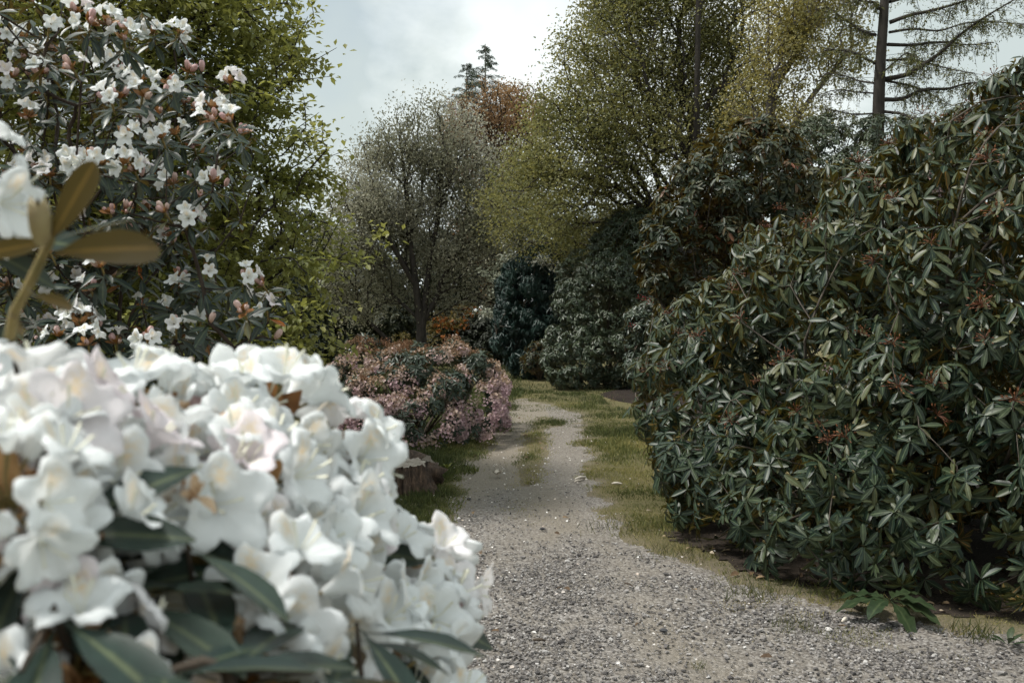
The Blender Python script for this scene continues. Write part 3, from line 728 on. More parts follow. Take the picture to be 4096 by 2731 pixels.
# slender yellow birch
M_yel = leafmat('birch_leaf', [(0, (.14, .14, .05)), (.5, (.25, .235, .09)), (1, (.38, .35, .16))], None, .5, .35, .42, (.36, .29, .06))
yb = np.array([P(3110, 1200, 20.5)[0], 20.5, 0])
lines = [[yb, P(3105, 1000, 20.5), P(3085, 700, 20.5), P(3070, 420, 20.5), P(3065, 150, 20.5), P(3060, -150, 20.5)], [P(3085, 700, 20.5), P(3180, 480, 20.3), P(3290, 330, 20.2), P(3380, 220, 20.2)], [P(3070, 420, 20.5), P(3160, 250, 20.4), P(3250, 90, 20.4)], [P(3085, 600, 20.5), P(3000, 420, 20.8), P(2950, 300, 20.8)]]
lob = [(P(3110, 200, 20.5), (.9, 1, 1.3)), (P(3260, 190, 20.3), (.95, 1, 1.0)), (P(3380, 200, 20.2), (.6, .8, .6)), (P(3200, 30, 20.4), (1.2, 1.1, .8)), (P(3020, 420, 20.7), (.8, .9, .9)), (P(3170, 520, 20.4), (.9, 1, .6)), (P(3330, -60, 20.3), (.9, .9, .6))]
make_tree('birch_tree', 'slender birch with sparse yellow leaves left of the larch', 'tree', yb, lines, lob, 1500, M_bark_birch, M_yel, SL, 14, (.045, .075), .13, bf=.35, r0=.10, droop=.4, along=.4, flat=.2, hollow=.1, minr=.004, tf=.9, maxb=20, clump=6)

# larch on the right
M_needle = leafmat('larch_needle', [(0, (.07, .085, .032)), (.5, (.13, .14, .05)), (1, (.25, .235, .09))], None, .55, .3, .3)
D = 17.0; lb = np.array([P(3505, 1200, D)[0], D, 0])
larch = thing('larch_tree', lb, 'tall larch with bare dark trunk, long level limbs and hanging twigs', 'tree')
tr = [lb, P(3500, 900, D), P(3505, 440, D), P(3511, 250, D), P(3522, 60, D), P(3530, -150, D), P(3540, -500, D)]
pts, rr = smooth_line(tr, [.125, .11, .10, .088, .078, .065, .04], 5)
V, F = tube(pts - lb, rr, 12); link('trunk', mesh_np('trunk', V, F, M_bark_dark), larch)
limbs = [([(3525, 405), (3600, 395), (3684, 376), (3780, 365), (3876, 351), (3990, 345)], .05, 0), ([(3531, 325), (3610, 305), (3685, 274), (3750, 220), (3812, 160), (3880, 105), (3940, 64), (4067, -5)], .055, -.2), ([(3538, 188), (3633, 179), (3700, 183), (3780, 190), (3860, 190), (3960, 180)], .04, .3), ([(3544, 102), (3630, 80), (3716, 57), (3800, 30), (3863, 0), (3960, -50)], .045, -.3),
         ([(3528, 330), (3590, 342), (3652, 357), (3720, 385), (3790, 425)], .03, .6), ([(3520, 452), (3590, 462), (3640, 470), (3700, 500)], .035, -.5), ([(3500, 52), (3480, 30), (3430, 12), (3380, -10)], .035, 0), ([(3490, 150), (3450, 135), (3400, 110), (3340, 70), (3290, 35)], .035, .3), ([(3488, 262), (3440, 242), (3380, 222), (3300, 205)], .028, -.3), ([(3485, 340), (3430, 325), (3370, 312), (3290, 300)], .025, .5), ([(3485, 380), (3420, 372), (3340, 372), (3270, 385)], .02, .1), ([(3485, 460), (3410, 455), (3330, 450), (3280, 440)], .022, -.4), ([(3536, 250), (3620, 240), (3700, 262), (3800, 290), (3880, 300)], .026, .7), ([(3545, 20), (3620, -10), (3700, -60)], .04, .2), ([(3545, 140), (3640, 130), (3740, 135), (3850, 120), (3980, 100), (4080, 110)], .03, .9), ([(3520, 300), (3560, 262), (3620, 230), (3650, 236)], .02, -.6)]
npos, nd, ns = [], [], []
for lp, r0, dz in limbs:
    n = len(lp); q = np.array([P(a, b, D + dz * j / (n - 1) * 2) for j, (a, b) in enumerate(lp)]); q[1:-1] += rng.normal(0, .025, (n - 2, 3))
    pp, rr = smooth_line(q, np.linspace(r0 * .8, r0 * .2, n), 5); parts = [tube(pp - lb, rr, 7)]
    for j in range(4, len(pp)):
        for _ in range(rng.integers(2, 6)):
            s0 = pp[j] + rng.normal(0, .02, 3); side = rng.normal(0, .16, 2); L = rng.uniform(.10, .40)
            e = s0 + np.array([side[0], side[1], -L * rng.uniform(.5, 1.0)]); mid = (s0 + e) / 2 + np.array([side[0] * .3, 0, .05])
            parts.append(tube(np.array([s0, mid, e]) - lb, [.005, .004, .003], 3))
            k = int(L * 55); t = rng.uniform(.1, 1, k)[:, None]
            npos.append(s0 * (1 - t) + e * t); nd.append(unit(rdirs(k) + np.array([0, 0, -.5]))); ns.append(rng.uniform(.03, .065, k))
        k = 14; npos.append(np.repeat(pp[j][None], k, 0) + rng.normal(0, .04, (k, 3))); nd.append(rdirs(k)); ns.append(rng.uniform(.02, .05, k))
    V, F = merge(parts); link('branch', mesh_np('branch', V, F, M_bark_dark), larch)
npos, nd, ns = np.concatenate(npos), np.concatenate(nd), np.concatenate(ns)
leafset(larch, lb, small_leaf(.16, .05), npos, frames(nd, rdirs(len(nd))), ns, M_needle, rng.uniform(0, 1, len(ns)), 0)

# far conifers showing their tops
M_spruce = leafmat('conifer_needle', [(0, (.035, .055, .035)), (1, (.09, .12, .075))], None, .6, .3, .2)
def conifer(label, px, py, d, hgt, spread, seed):
    top = P(px, py, d); base = np.array([top[0], d, 0.0]); root = thing('conifer', base, label, 'tree')
    H = top[2]; pp = np.array([base, (base + top) / 2, top]); V, F = tube(pp - base, [.22, .13, .015], 8); link('trunk', mesh_np('trunk', V, F, M_bark_grey), root)
    parts, npos, nd, ns = [], [], [], []
    z = H - .15
    while z > H - hgt:
        f = (H - z) / hgt; L = spread * (f ** .8) * rng.uniform(.75, 1.1) + .08; nb = 5
        for b in range(nb):
            az = rng.uniform(0, 6.28); o = np.array([math.cos(az), math.sin(az), 0])
            s0 = np.array([top[0], d, z + rng.uniform(-.1, .1)]); q = np.array([s0, s0 + o * L * .5 + (0, 0, -.02 + .22 * L), s0 + o * L + (0, 0, .10 * L)])
            pts, rr = smooth_line(q, [.02, .012, .005], 4); parts.append(tube(pts - base, rr, 3))
            k = int(30 + L * 75); t = rng.uniform(.12, 1, k); ix = t * (len(pts) - 1); i0 = np.floor(ix).astype(int).clip(0, len(pts) - 2); fr = (ix - i0)[:, None]
            p0 = pts[i0] * (1 - fr) + pts[i0 + 1] * fr; sd = rng.normal(0, .14, (k, 3)) * np.array([1, 1, .25]) * (1.15 - t)[:, None] * min(1, L) + np.array([0, 0, -.04])
            npos.append(p0 + sd); nd.append(unit(o * .7 + rdirs(k) * .8 + np.array([0, 0, -.3]))); ns.append(rng.uniform(.07, .16, k))
        z -= rng.uniform(.22, .34) 
    V, F = merge(parts); link('branches', mesh_np('branches', V, F, M_bark_dark), root)['kind'] = 'stuff'
    npos, nd, ns = np.concatenate(npos), np.concatenate(nd), np.concatenate(ns)
    leafset(root, base, small_leaf(.10, .05), npos, frames(nd, rdirs(len(nd))), ns, M_spruce, rng.uniform(0, 1, len(ns)), 0)
conifer('tallest conifer spire pointing above the copper tree', 1942, 185, 48, 4.8, 2.2, 1)
conifer('shorter conifer top just left of the tall spire', 1868, 262, 49, 4.2, 2.0, 2)

# ------------------------------------------------------------------ shrubs of the middle and far distance
RL_hi = leaf_shape(5, .155, .30, .14, .60, .10)
RL_lo = leaf_shape(3, .16, .28, .14, .58, .06)
RL_far = hexleaf(.16, .25, .12)
M_rh_far = leafmat('rhododendron_leaf_far', [(0, (.020, .034, .022)), (.5, (.036, .055, .036)), (.85, (.065, .085, .055)), (1, (.10, .115, .07))], [(0, (.07, .075, .035)), (1, (.13, .12, .05))], .40, .45, .16)
M_rh_grey = leafmat('rhododendron_leaf_grey', [(0, (.020, .034, .018)), (.5, (.040, .058, .031)), (1, (.088, .108, .060))], [(0, (.08, .09, .05)), (1, (.15, .15, .08))], .40, .45, .14)
M_dark = leafmat('dark_evergreen_leaf', [(0, (.007, .020, .016)), (.6, (.013, .036, .028)), (1, (.028, .06, .045))], None, .45, .4, .1)
M_under = leafmat('understorey_leaf', [(0, (.014, .02, .011)), (.5, (.028, .036, .018)), (1, (.06, .066, .03))], None, .55, .3, .2)
M_redbud = leafmat('rhododendron_leaf_red', [(0, (.016, .026, .016)), (.55, (.030, .044, .024)), (.8, (.065, .066, .026)), (.92, (.10, .055, .025)), (1, (.18, .05, .025))], [(0, (.06, .045, .018)), (1, (.13, .075, .025))], .5, .35, .2, (.16, .12, .02))

def make_shrub(name, label, cat, base, lobes, nw, leafm, tmpl, nl, ln, elev, nparts=0, inner=.4, grav=.1, bumps=64, brad=.25, up=.5, stems=140, r0=.05, tone=(0, 1), tf=1.0, group=None, tamt=.4, twig=None):
    base = np.array(base, float); root = thing(name, base, label, cat, group)
    LB = Lobes(lobes)
    p, a = LB.shell(nw, .85, 1.1, bumps, brad)
    pi = LB.inside(int(nw * inner), .55, .9); ai = rdirs(len(pi)) * .6 + np.array([0, 0, .5])
    Pt, Ax = np.concatenate([p, pi]), np.concatenate([a, ai])
    lp, R, s = whorls(Pt, Ax, nl, ln, elev, grav, up)
    ok = lp[:, 2] > .03; lp, R, s = lp[ok], R[ok], s[ok]
    rd = np.clip(bumpyrnd(lp, 3, tf, tamt) * (tone[1] - tone[0]) + tone[0], 0, 1)
    leafset(root, base, tmpl, lp, R, s, leafm, rd, nparts)
    if stems:
        sel = rng.choice(len(Pt), min(stems, len(Pt)), replace=False)
        T = grow([[base, base + (0, 0, .15)]], Pt[sel], .7, .003, 2.3)
        wood(T, twig or M_twig, root, base, rscale=r0 / T['r'][0], minr=.0025, trunkname='stem', split=.02, maxb=20)
    return root, LB, Pt, Ax

# rhododendron with greyish leaves standing on the lawn
d = 21.5
make_shrub('rhododendron', 'tall grey green rhododendron standing on the lawn at the path bend', 'shrub', (P(2440, 1500, 22.5)[0], 23.0, 0),
    [(P(2420, 1200, 22), (1.05, 1.1, 1.25)), (P(2330, 1390, 21.8), (.85, .9, .75)), (P(2520, 1020, 22.5), (.9, 1, 1.0)), (P(2480, 1400, 21.8), (1.0, 1, .75)), (P(2600, 1200, 22.5), (1.0, 1, 1.4)), (P(2560, 930, 22.8), (.7, .7, .6)), (P(2480, 1000, 22.4), (.6, .7, .7)), (P(2260, 1470, 21.5), (.5, .5, .35)), (P(2420, 1420, 21.5), (1.0, .8, .6)), (P(2300, 1450, 21.4), (.7, .7, .5)), (P(2360, 1120, 22), (.75, .8, .8))],
    3400, M_rh_grey, RL_far, (6, 8), (.09, .13), (-45, 5), nparts=120, tf=.9)
# dark evergreen next to it
make_shrub('evergreen_shrub', 'very dark blue green rounded evergreen left of the grey green rhododendron', 'shrub', (P(2120, 1460, 25)[0], 26, 0),
    [(P(2120, 1180, 25.5), (.85, .9, 1.15)), (P(2190, 1080, 25.8), (.75, .8, .8)), (P(2080, 1320, 25.2), (.7, .8, .9)), (P(2180, 1330, 25.2), (.8, .8, .95)), (P(2130, 1440, 25), (.7, .7, .5))],
    2600, M_dark, hexleaf(.10, .2, .15), (5, 8), (.12, .19), (-60, -5), grav=.35, tf=1.2, brad=.26)
# brownish twiggy shrub at its foot
make_shrub('low_shrub', 'low brownish shrub at the foot of the dark evergreen', 'shrub', (P(2160, 1490, 24.2)[0], 24.2, 0), [(P(2165, 1420, 24.2), (.42, .4, .36)), (P(2130, 1450, 24.1), (.3, .3, .25))], 160, M_redbud, RL_far, (5, 7), (.07, .1), (-30, 20), tf=2)
# pale flowered dogwood sprays
M_dog = leafmat('dogwood_leaf', [(0, (.16, .18, .12)), (.6, (.30, .32, .25)), (1, (.50, .50, .44))], None, .55, .35, .25)
db = np.array([P(2060, 1460, 26.5)[0], 26.5, 0])
lines = [[db, P(2070, 1250, 26.5), P(2060, 1130, 26.4), P(2080, 1000, 26.4)], [P(2060, 1130, 26.4), P(1990, 1100, 26), P(1925, 1075, 25.8)], [P(2065, 1200, 26.4), P(2020, 1170, 26), P(1980, 1160, 25.8)], [P(2070, 1080, 26.4), P(2150, 1050, 25), P(2250, 1075, 24.4)]]
lob = [(P(1935, 1085, 25.8), (.28, .3, .1)), (P(2000, 1110, 26), (.35, .4, .14)), (P(1970, 1165, 25.8), (.25, .3, .1)), (P(2060, 1050, 26.2), (.45, .4, .25)), (P(2080, 950, 26.3), (.4, .4, .3)), (P(2170, 1050, 24.9), (.35, .3, .12)), (P(2250, 1075, 24.4), (.3, .3, .1)), (P(1960, 1250, 25.8), (.3, .3, .12)), (P(2100, 880, 26.3), (.3, .4, .4))]
make_tree('dogwood', 'dogwood with pale whitish sprays above the dark evergreen', 'tree', db, lines, lob, 330, M_bark_dark, M_dog, SL, 7, (.07, .11), .09, r0=.05, flat=.6, minr=.005, hollow=.0)

# rhododendron with red buds
make_shrub('rhododendron', 'dark rhododendron with reddish buds and old flower heads behind the big bush', 'shrub', (P(2880, 1400, 12.5)[0], 13, 0),
    [(P(2960, 700, 12.6), (.75, .8, .72)), (P(2820, 860, 12.4), (.62, .7, .75)), (P(2720, 1020, 12.2), (.5, .6, .6)), (P(3080, 820, 12.8), (.75, .8, .8)), (P(2900, 1150, 12.5), (.9, .8, 1.0)), (P(3060, 610, 12.7), (.42, .5, .35)), (P(2660, 1060, 12.0), (.3, .35, .3))],
    1900, M_redbud, RL_far, (6, 9), (.10, .14), (-45, 15), nparts=150, tf=1.6, brad=.22, bumps=60, stems=260)
# far rhododendrons
make_shrub('rhododendron', 'distant rhododendron with small shiny leaves in front of the larch trunk', 'shrub', (P(3350, 1300, 16)[0], 16.3, 0),
    [(P(3330, 620, 16), (.8, .8, .65)), (P(3500, 640, 16.2), (.8, .8, .7)), (P(3230, 760, 15.8), (.7, .7, .7)), (P(3420, 800, 15.6), (.9, .8, .8)), (P(3640, 700, 16.2), (.8, .8, .8)), (P(3350, 1050, 16), (1.2, 1, 1.2)), (P(3250, 540, 16.2), (.35, .4, .25))],
    2800, M_rh_grey, RL_far, (6, 8), (.08, .11), (-40, 15), nparts=120, tf=1.2, brad=.22, bumps=60)
# low rhododendron with a few red flowers
rr_, LBr, Ptr, Axr = make_shrub('rhododendron', 'low dark rhododendron with a few red blooms on the mulch', 'shrub', (P(2610, 1560, 14)[0], 14.5, 0),
    [(P(2610, 1310, 14), (.36, .5, .38)), (P(2600, 1450, 14), (.36, .5, .45)), (P(2680, 1380, 14.2), (.5, .5, .6))], 800, M_rh_far, RL_far, (6, 8), (.08, .12), (-40, 10), nparts=80, tf=1.2)
# dark understorey closing the view
def under(label, px, py, d, lobes, n, m=M_under, ln=(.13, .23), tone=(0, 1)):
    make_shrub('woodland_shrub', label, 'shrub', (P(px, py, d)[0], d + .5, 0), lobes, int(n * 1.6), m, small_leaf(.2, .06), (6, 9), ln, (-50, 25), tf=.7, brad=.26, stems=120, inner=.6, group='dark woodland shrubs closing the view', tone=tone)
under('dark shadowy thicket between the beech and the pale tree', 1380, 1450, 33, [(P(1380, 1230, 33), (1.7, 1.3, 1.5)), (P(1240, 1080, 33), (1.5, 1.3, 2.1)), (P(1420, 1120, 33.5), (1.2, 1.2, 1.5)), (P(1500, 1300, 32.5), (1.2, 1.1, 1.1)), (P(1250, 1380, 32), (1.3, 1.1, 1.0))], 1500)
under('dark thicket directly behind the trunk of the pale tree', 1650, 1450, 34, [(P(1600, 1280, 34.5), (1.5, 1.3, 1.4)), (P(1740, 1130, 35), (1.5, 1.3, 2.0)), (P(1640, 1400, 33.5), (1.2, 1, .8))], 1200)
under('dark bush beneath the orange azalea', 1850, 1480, 31.5, [(P(1830, 1410, 31.5), (1.0, .9, .75)), (P(1960, 1380, 31.5), (1.0, .9, 1.0)), (P(2060, 1400, 31), (.7, .8, .9))], 1100, tone=(0, .6))
under('dark thicket far behind the dark evergreen', 2050, 1450, 39, [(P(1900, 1180, 39), (2.0, 1.5, 2.2)), (P(2120, 1080, 39), (2.0, 1.5, 2.6)), (P(2300, 1120, 38), (1.8, 1.5, 2.4))], 1900)
under('dark thicket beneath the golden tree', 2600, 1450, 29, [(P(2480, 1080, 29), (1.6, 1.3, 1.9)), (P(2680, 1130, 28.5), (1.7, 1.3, 1.6)), (P(2850, 1100, 28), (1.7, 1.3, 1.8)), (P(2600, 1300, 28), (2.2, 1.3, 1.6))], 1500)
under('dark thicket behind the yellow birch', 3150, 1400, 27, [(P(3080, 1000, 27), (1.9, 1.3, 1.9)), (P(3300, 1000, 27), (1.9, 1.3, 2.0)), (P(3600, 1000, 27), (2.0, 1.3, 2.1)), (P(3900, 1000, 27), (2.0, 1.3, 2.1))], 1700)
under('dark hedge behind the beech trunk', 700, 1450, 17, [(P(1000, 1280, 17), (1.2, 1, 1.1)), (P(700, 1150, 17), (1.5, 1, 1.7)), (P(350, 1150, 17), (1.5, 1, 1.7)), (P(0, 1150, 17), (1.5, 1, 1.7)), (P(1120, 1400, 16), (.8, .8, .7))], 1700)

# orange azalea
M_oraz = petalmat('azalea_orange', [(0, (.16, .06, .012)), (.6, (.30, .095, .015)), (1, (.36, .15, .035))], trans=.3)
M_azleaf = leafmat('azalea_leaf', [(0, (.05, .055, .015)), (.6, (.13, .10, .02)), (1, (.26, .15, .03))], None, .5, .35, .35)
ab = np.array([P(1800, 1440, 32)[0], 32.2, 0])
az_, LBa, Pa, Aa = make_shrub('azalea', 'glowing orange azalea half hidden behind the pale tree trunk', 'shrub', ab, [(P(1780, 1300, 31.5), (.75, .6, .35)), (P(1860, 1260, 31.6), (.5, .5, .35)), (P(1730, 1370, 31.2), (.6, .6, .4)), (P(1600, 1370, 31.2), (.35, .5, .3))], 420, M_azleaf, RL_far, (4, 7), (.08, .12), (-20, 40), tf=2)
LBf = Lobes([(P(1840, 1300, 31.1), (.45, .3, .16)), (P(1885, 1255, 31.2), (.28, .3, .2)), (P(1790, 1330, 30.9), (.3, .3, .14)), (P(1760, 1290, 31.1), (.25, .3, .12))])
fp, fa = LBf.shell(150, .8, 1.1, 14, .4); lp, R, s = whorls(fp, fa, (4, 6), (.05, .08), (0, 50), 0, .3)
leafset(az_, ab, small_leaf(.42, .2), lp, R, s, M_oraz, rng.uniform(0, 1, len(s)), 0, stuffname='blossom')

# ------------------------------------------------------------------ flowers
def floret_shape(R=.034, nth=25, nr=5, seed=0, flat=.5, stam=7, deep=1.0):
    r_ = np.random.default_rng(seed)
    th = np.linspace(0, 2 * math.pi, nth, endpoint=False); s = np.linspace(0, 1, nr)
    ph = r_.uniform(0, 6.28, 4); lobej = 1 + r_.normal(0, .07, 5)
    lob = np.abs(np.cos(2.5 * (th - math.pi / 2)))
    which = np.floor(((th - math.pi / 2 + math.pi / 5) % (2 * math.pi)) / (2 * math.pi / 5)).astype(int) % 5
    V, bl = [], []
    for si in s:
        rad = np.interp(si, [0, .3, .6, .85, 1], [.10, .22, .58, .90, 1.0]); z = np.interp(si, [0, .3, .6, .85, 1], [0, .42 * deep, .72 * deep, .80 * deep, (.80 - .22 * flat) * deep])
        rr = R * rad * (1 - .52 * si ** 3 * (1 - lob) ** 1.2) * (1 + (lobej[which] - 1) * si)
        zz = R * (z + si ** 2 * (.045 * np.sin(15 * th + ph[0]) + .06 * np.sin(7 * th + ph[1]) + .10 * np.sin(2 * th + ph[2])) + si ** 2 * .16 * lob - .10 * si ** 2)
        V.append(np.stack([rr * np.cos(th), rr * np.sin(th), zz], 1))
        da = np.abs(((th - math.pi / 2 + math.pi) % (2 * math.pi)) - math.pi)
        bl.append(np.exp(-(da / .42) ** 2) * np.exp(-((si - .52) / .2) ** 2))
    V = np.concatenate(V); bl = np.concatenate(bl)
    k = np.arange(nth); k2 = (k + 1) % nth
    F = np.concatenate([np.stack([i * nth + k, i * nth + k2, (i + 1) * nth + k2, (i + 1) * nth + k], 1) for i in range(nr - 1)])
    mi = np.zeros(len(F), int)
    for j in range(stam):
        a = 6.28 * j / max(stam, 1) + r_.uniform(-.3, .3); q = np.array([(0, 0, .05 * R), (.12 * R * math.cos(a), .12 * R * math.sin(a), .5 * R), (.34 * R * math.cos(a), .34 * R * math.sin(a) + .08 * R, (.80 + r_.uniform(0, .2)) * R)])
        tv, tf = tube(q, [.018 * R, .016 * R, .04 * R], 3)
        F = np.concatenate([F, tf + len(V)]); mi = np.concatenate([mi, np.ones(len(tf), int)]); V = np.concatenate([V, tv]); bl = np.concatenate([bl, np.zeros(len(tv))])
    return V, F, bl, mi
def bud_shape(L=.035, W=.011, seed=0, n=10):
    r_ = np.random.default_rng(seed); th = np.linspace(0, 2 * math.pi, n, endpoint=False); V = []
    prof = [(0, .35), (.15, .72), (.4, .95), (.65, 1.0), (.85, .85), (1.0, .45)]
    for i, (z, w) in enumerate(prof):
        rr = W * w * (1 + .10 * np.cos(5 * th + z * 1.5) + .28 * z * np.cos(5 * th + z * 1.5)); V.append(np.stack([rr * np.cos(th), rr * np.sin(th), np.full(n, z * L) + .16 * L * z ** 3 * np.cos(5 * th + z * 1.5)], 1))
    k = np.arange(n); k2 = (k + 1) % n
    F = np.concatenate([np.stack([i * n + k, i * n + k2, (i + 1) * n + k2, (i + 1) * n + k], 1) for i in range(len(prof) - 1)])
    V = np.concatenate(V); bl = np.repeat([.9, .75, .35, .15, .05, 0], n)
    return V, F, bl
def rot_z(d, up=(0, 0, 1), roll=0.0):
    d = np.asarray(d, float) / np.linalg.norm(d); u = np.asarray(up, float)
    y = u - d * np.dot(u, d)
    if np.linalg.norm(y) < .1: y = np.array([0, 1.0, 0]) - d * d[1]
    y /= np.linalg.norm(y); x = np.cross(y, d); R = np.stack([x, y, d], 1)
    c, s = math.cos(roll), math.sin(roll)
    return R @ np.array([[c, -s, 0], [s, c, 0], [0, 0, 1]])
def place(o, R, p, s=1.0):
    M = Matrix(np.asarray(R).tolist()).to_4x4() @ Matrix.Scale(float(s), 4); M.translation = Vector([float(v) for v in p]); o.matrix_local = M

M_white = petalmat('white_petal', [(0, (.80, .825, .83)), (.8, (.85, .88, .885)), (.93, (.85, .83, .84)), (1, (.82, .75, .78))], blotch=(.83, .66, .42), trans=.32)
M_budp = petalmat('pink_bud', [(0, (.70, .55, .50)), (.5, (.68, .48, .46)), (1, (.62, .42, .43))], blotch=(.38, .21, .10), trans=.25)
M_stamen = plainmat('stamen', (.74, .73, .60), .6)
M_bract = leafmat('bud_scale', [(0, (.18, .08, .028)), (.5, (.32, .15, .05)), (1, (.48, .29, .13))], None, .5, .35, .25)
M_ped = plainmat('flower_stalk', (.11, .095, .03), .6, .3, (.22, .16, .06), 60)
FL_big = [mesh_np('floret', *(lambda q: (q[0], q[1]))(f), [M_white, M_stamen], True, {'blotch': f[2]}, f[3]) for f in [floret_shape(.036, 35, 7, s, fl, 3, dp) for s, fl, dp in ((1, .5, 1), (2, .9, .8), (3, .2, 1.1), (4, .7, .9), (5, 1.2, .7), (6, .4, 1))]]
FL_mid = [mesh_np('floret', f[0], f[1], [M_white, M_stamen], True, {'blotch': f[2]}, f[3]) for f in [floret_shape(.035, 25, 5, s, fl, 6, dp) for s, fl, dp in ((11, .5, 1), (12, .9, .85), (13, .2, 1.2), (14, .7, 1))]]
BUDS = [mesh_np('flower_bud', b[0], b[1], M_budp, True, {'blotch': b[2]}) for b in [bud_shape(.034, .0095, 1), bud_shape(.028, .008, 2), bud_shape(.042, .0105, 3)]]
def core_mesh(name, dirs, rad, seed, nbr=7, brl=.03, big=1.0):
    """stalks and brown bud scales of one flower truss, axis +Z"""
    r_ = np.random.default_rng(seed); parts = []; mi = []; rn = []
    tv, tf = tube(np.array([(0, 0, -.05), (0, 0, -.02), (0, 0, .012)]), [.0035, .0045, .004], 6); parts.append((tv, tf)); mi += [0] * len(tf); rn += [0.5] * len(tv)
    for d in dirs:
        tv, tf = tube(np.array([(0, 0, .004), d * rad * .5 + (0, 0, .006), d * rad * 1.02]), [.0017, .0015, .0022], 4); parts.append((tv, tf)); mi += [0] * len(tf); rn += [.5] * len(tv)
    lv, lf, _ = leaf_shape(3, .30, .5, -.25, .5, 0)
    for j in range(nbr):
        a = j * 2.4 + r_.uniform(-.3, .3); e = r_.uniform(.1, .9); d = np.array([math.cos(a) * math.cos(e), math.sin(a) * math.cos(e), math.sin(e)])
        nv = np.array([-math.cos(a) * math.sin(e), -math.sin(a) * math.sin(e), math.cos(e)]); Rm = frames(d[None], nv[None])[0]; L = brl * r_.uniform(.6, 1.3)
        parts.append(((lv @ Rm.T) * L + d * .004, lf)); mi += [1] * len(lf); rn += [r_.uniform(0, 1)] * len(lv)
    V, F = merge(parts)
    return mesh_np(name, V, F, [M_ped, M_bract], True, {'rnd': np.array(rn)}, np.array(mi))
def dome_dirs(n, maxang=100, seed=0):
    r_ = np.random.default_rng(seed); i = np.arange(n) + .5; an = np.radians(maxang) * np.sqrt(i / n) + r_.normal(0, .09, n); az = i * 2.39996 + r_.normal(0, .2, n)
    return np.stack([np.sin(an) * np.cos(az), np.sin(an) * np.sin(az), np.cos(an)], 1)
def add_truss(root, base, c, axis, core, dirs, rad, florets, frac_open, size, buds=BUDS, roll=None):
    t = link('flower_truss', core, root); Rm = rot_z(axis, (0, 0, 1), rng.uniform(0, 6.28) if roll is None else roll); place(t, Rm, np.asarray(c) - base, size); t['rnd'] = 0.0
    n_open = 0
    upl = Rm.T @ np.array([0, 0, 1.0])
    for d in dirs:
        if rng.uniform() < frac_open:
            dd = unit(d + rng.normal(0, .12, 3)); o = link('floret', florets[rng.integers(len(florets))], t)
            place(o, rot_z(dd, upl, rng.normal(0, .35)), d * rad * rng.uniform(.86, 1.0), rng.uniform(.9, 1.12)); o['rnd'] = float(rng.uniform(0, 1)); n_open += 1
        else:
            dd = unit(d * .8 + np.array([0, 0, .9]) + rng.normal(0, .06, 3)); o = link('flower_bud', buds[rng.integers(len(buds))], t)
            place(o, rot_z(dd, upl), d * rad * .35, rng.uniform(.8, 1.1)); o['rnd'] = float(rng.uniform(0, 1))
    return n_open

# ------------------------------------------------------------------ the big evergreen bush on the right
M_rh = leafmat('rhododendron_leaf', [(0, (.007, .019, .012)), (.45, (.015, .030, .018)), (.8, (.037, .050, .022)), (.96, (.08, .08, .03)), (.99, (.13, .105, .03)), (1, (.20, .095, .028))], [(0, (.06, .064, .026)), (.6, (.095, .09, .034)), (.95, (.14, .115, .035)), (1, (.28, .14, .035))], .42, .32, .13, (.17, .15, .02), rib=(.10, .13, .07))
rb = np.array([3.1, 7.6, 0])
rlobes = [((2.02, 9.0, .95), (.88, 1.1, 1.0)), ((1.75, 8.2, .75), (.55, .8, .75)), ((2.35, 7.5, 1.2), (.95, 1.1, 1.15)), ((2.75, 7.0, 1.75), (.80, 1.0, 1.0)), ((3.35, 6.7, 1.75), (1.0, 1.1, 1.45)), ((1.70, 7.25, .40), (.58, .75, .52)), ((2.08, 6.35, .40), (.68, .75, .60)), ((2.65, 6.5, .95), (.85, .75, .75)), ((2.85, 5.92, .45), (.82, .72, .66)), ((3.65, 5.72, .5), (.85, .75, .8)), ((3.5, 6.15, 1.1), (.95, .8, .95)), ((4.2, 6.2, 1.5), (1.0, 1.0, 1.6)), ((3.55, 6.6, 2.6), (.55, .8, .75)), ((3.85, 6.5, 2.85), (.5, .7, .55)), ((3.0, 8.6, 1.4), (1.2, 1.2, 1.2)), ((2.2, 9.4, 1.55), (.6, .7, .5)), ((4.0, 8.0, 1.8), (1.3, 1.3, 1.5))]
bush = thing('rhododendron', rb, 'big dark green rhododendron filling the right side, few old brown flower heads', 'shrub')
LB = Lobes(rlobes)
p, a = LB.shell(4900, .72, 1.16, 84, .22, zmin=.06); vis = p[:, 1] < 9.6
p, a = p[vis], a[vis]
pin_ = LB.inside(2300, .5, .92); ain = rdirs(len(pin_)) * .6 + np.array([0, -.2, .5])
hi = p[:, 2] > 1.25 + rng.normal(0, .2, len(p))
W1 = whorls(p[hi], a[hi], (6, 10), (.085, .135), (-66, 10), .28, .75)
W2 = whorls(p[~hi], a[~hi], (6, 10), (.085, .14), (-42, 18), .15, .25)
W3 = whorls(pin_, ain, (5, 7), (.12, .17), (-40, 20), .2, .4)
leafset(bush, rb, hexleaf(.16), W3[0], W3[1], W3[2], M_rh, bumpyrnd(W3[0], 9, 1.2, .22), 0)
lp, R, s = [np.concatenate(t) for t in zip(W1, W2)]
ok = lp[:, 2] > .03; lp, R, s = lp[ok], R[ok], s[ok]
leafset(bush, rb, blade_leaf([0, .1, .3, .55, .8, .94, 1], [.08, .2, .72, 1, .86, .45, .08]), lp, R, s, M_rh, np.clip(bumpyrnd(lp, 9, 1.2, .22) + .16 * np.clip(lp[:, 2] - 1.1, -.8, 1), 0, .955 + .045 * (rng.uniform(0, 1, len(lp)) < .03)), 300, lo=blade_leaf([0, .34, .8, 1], [.1, .86, .86, .14]))
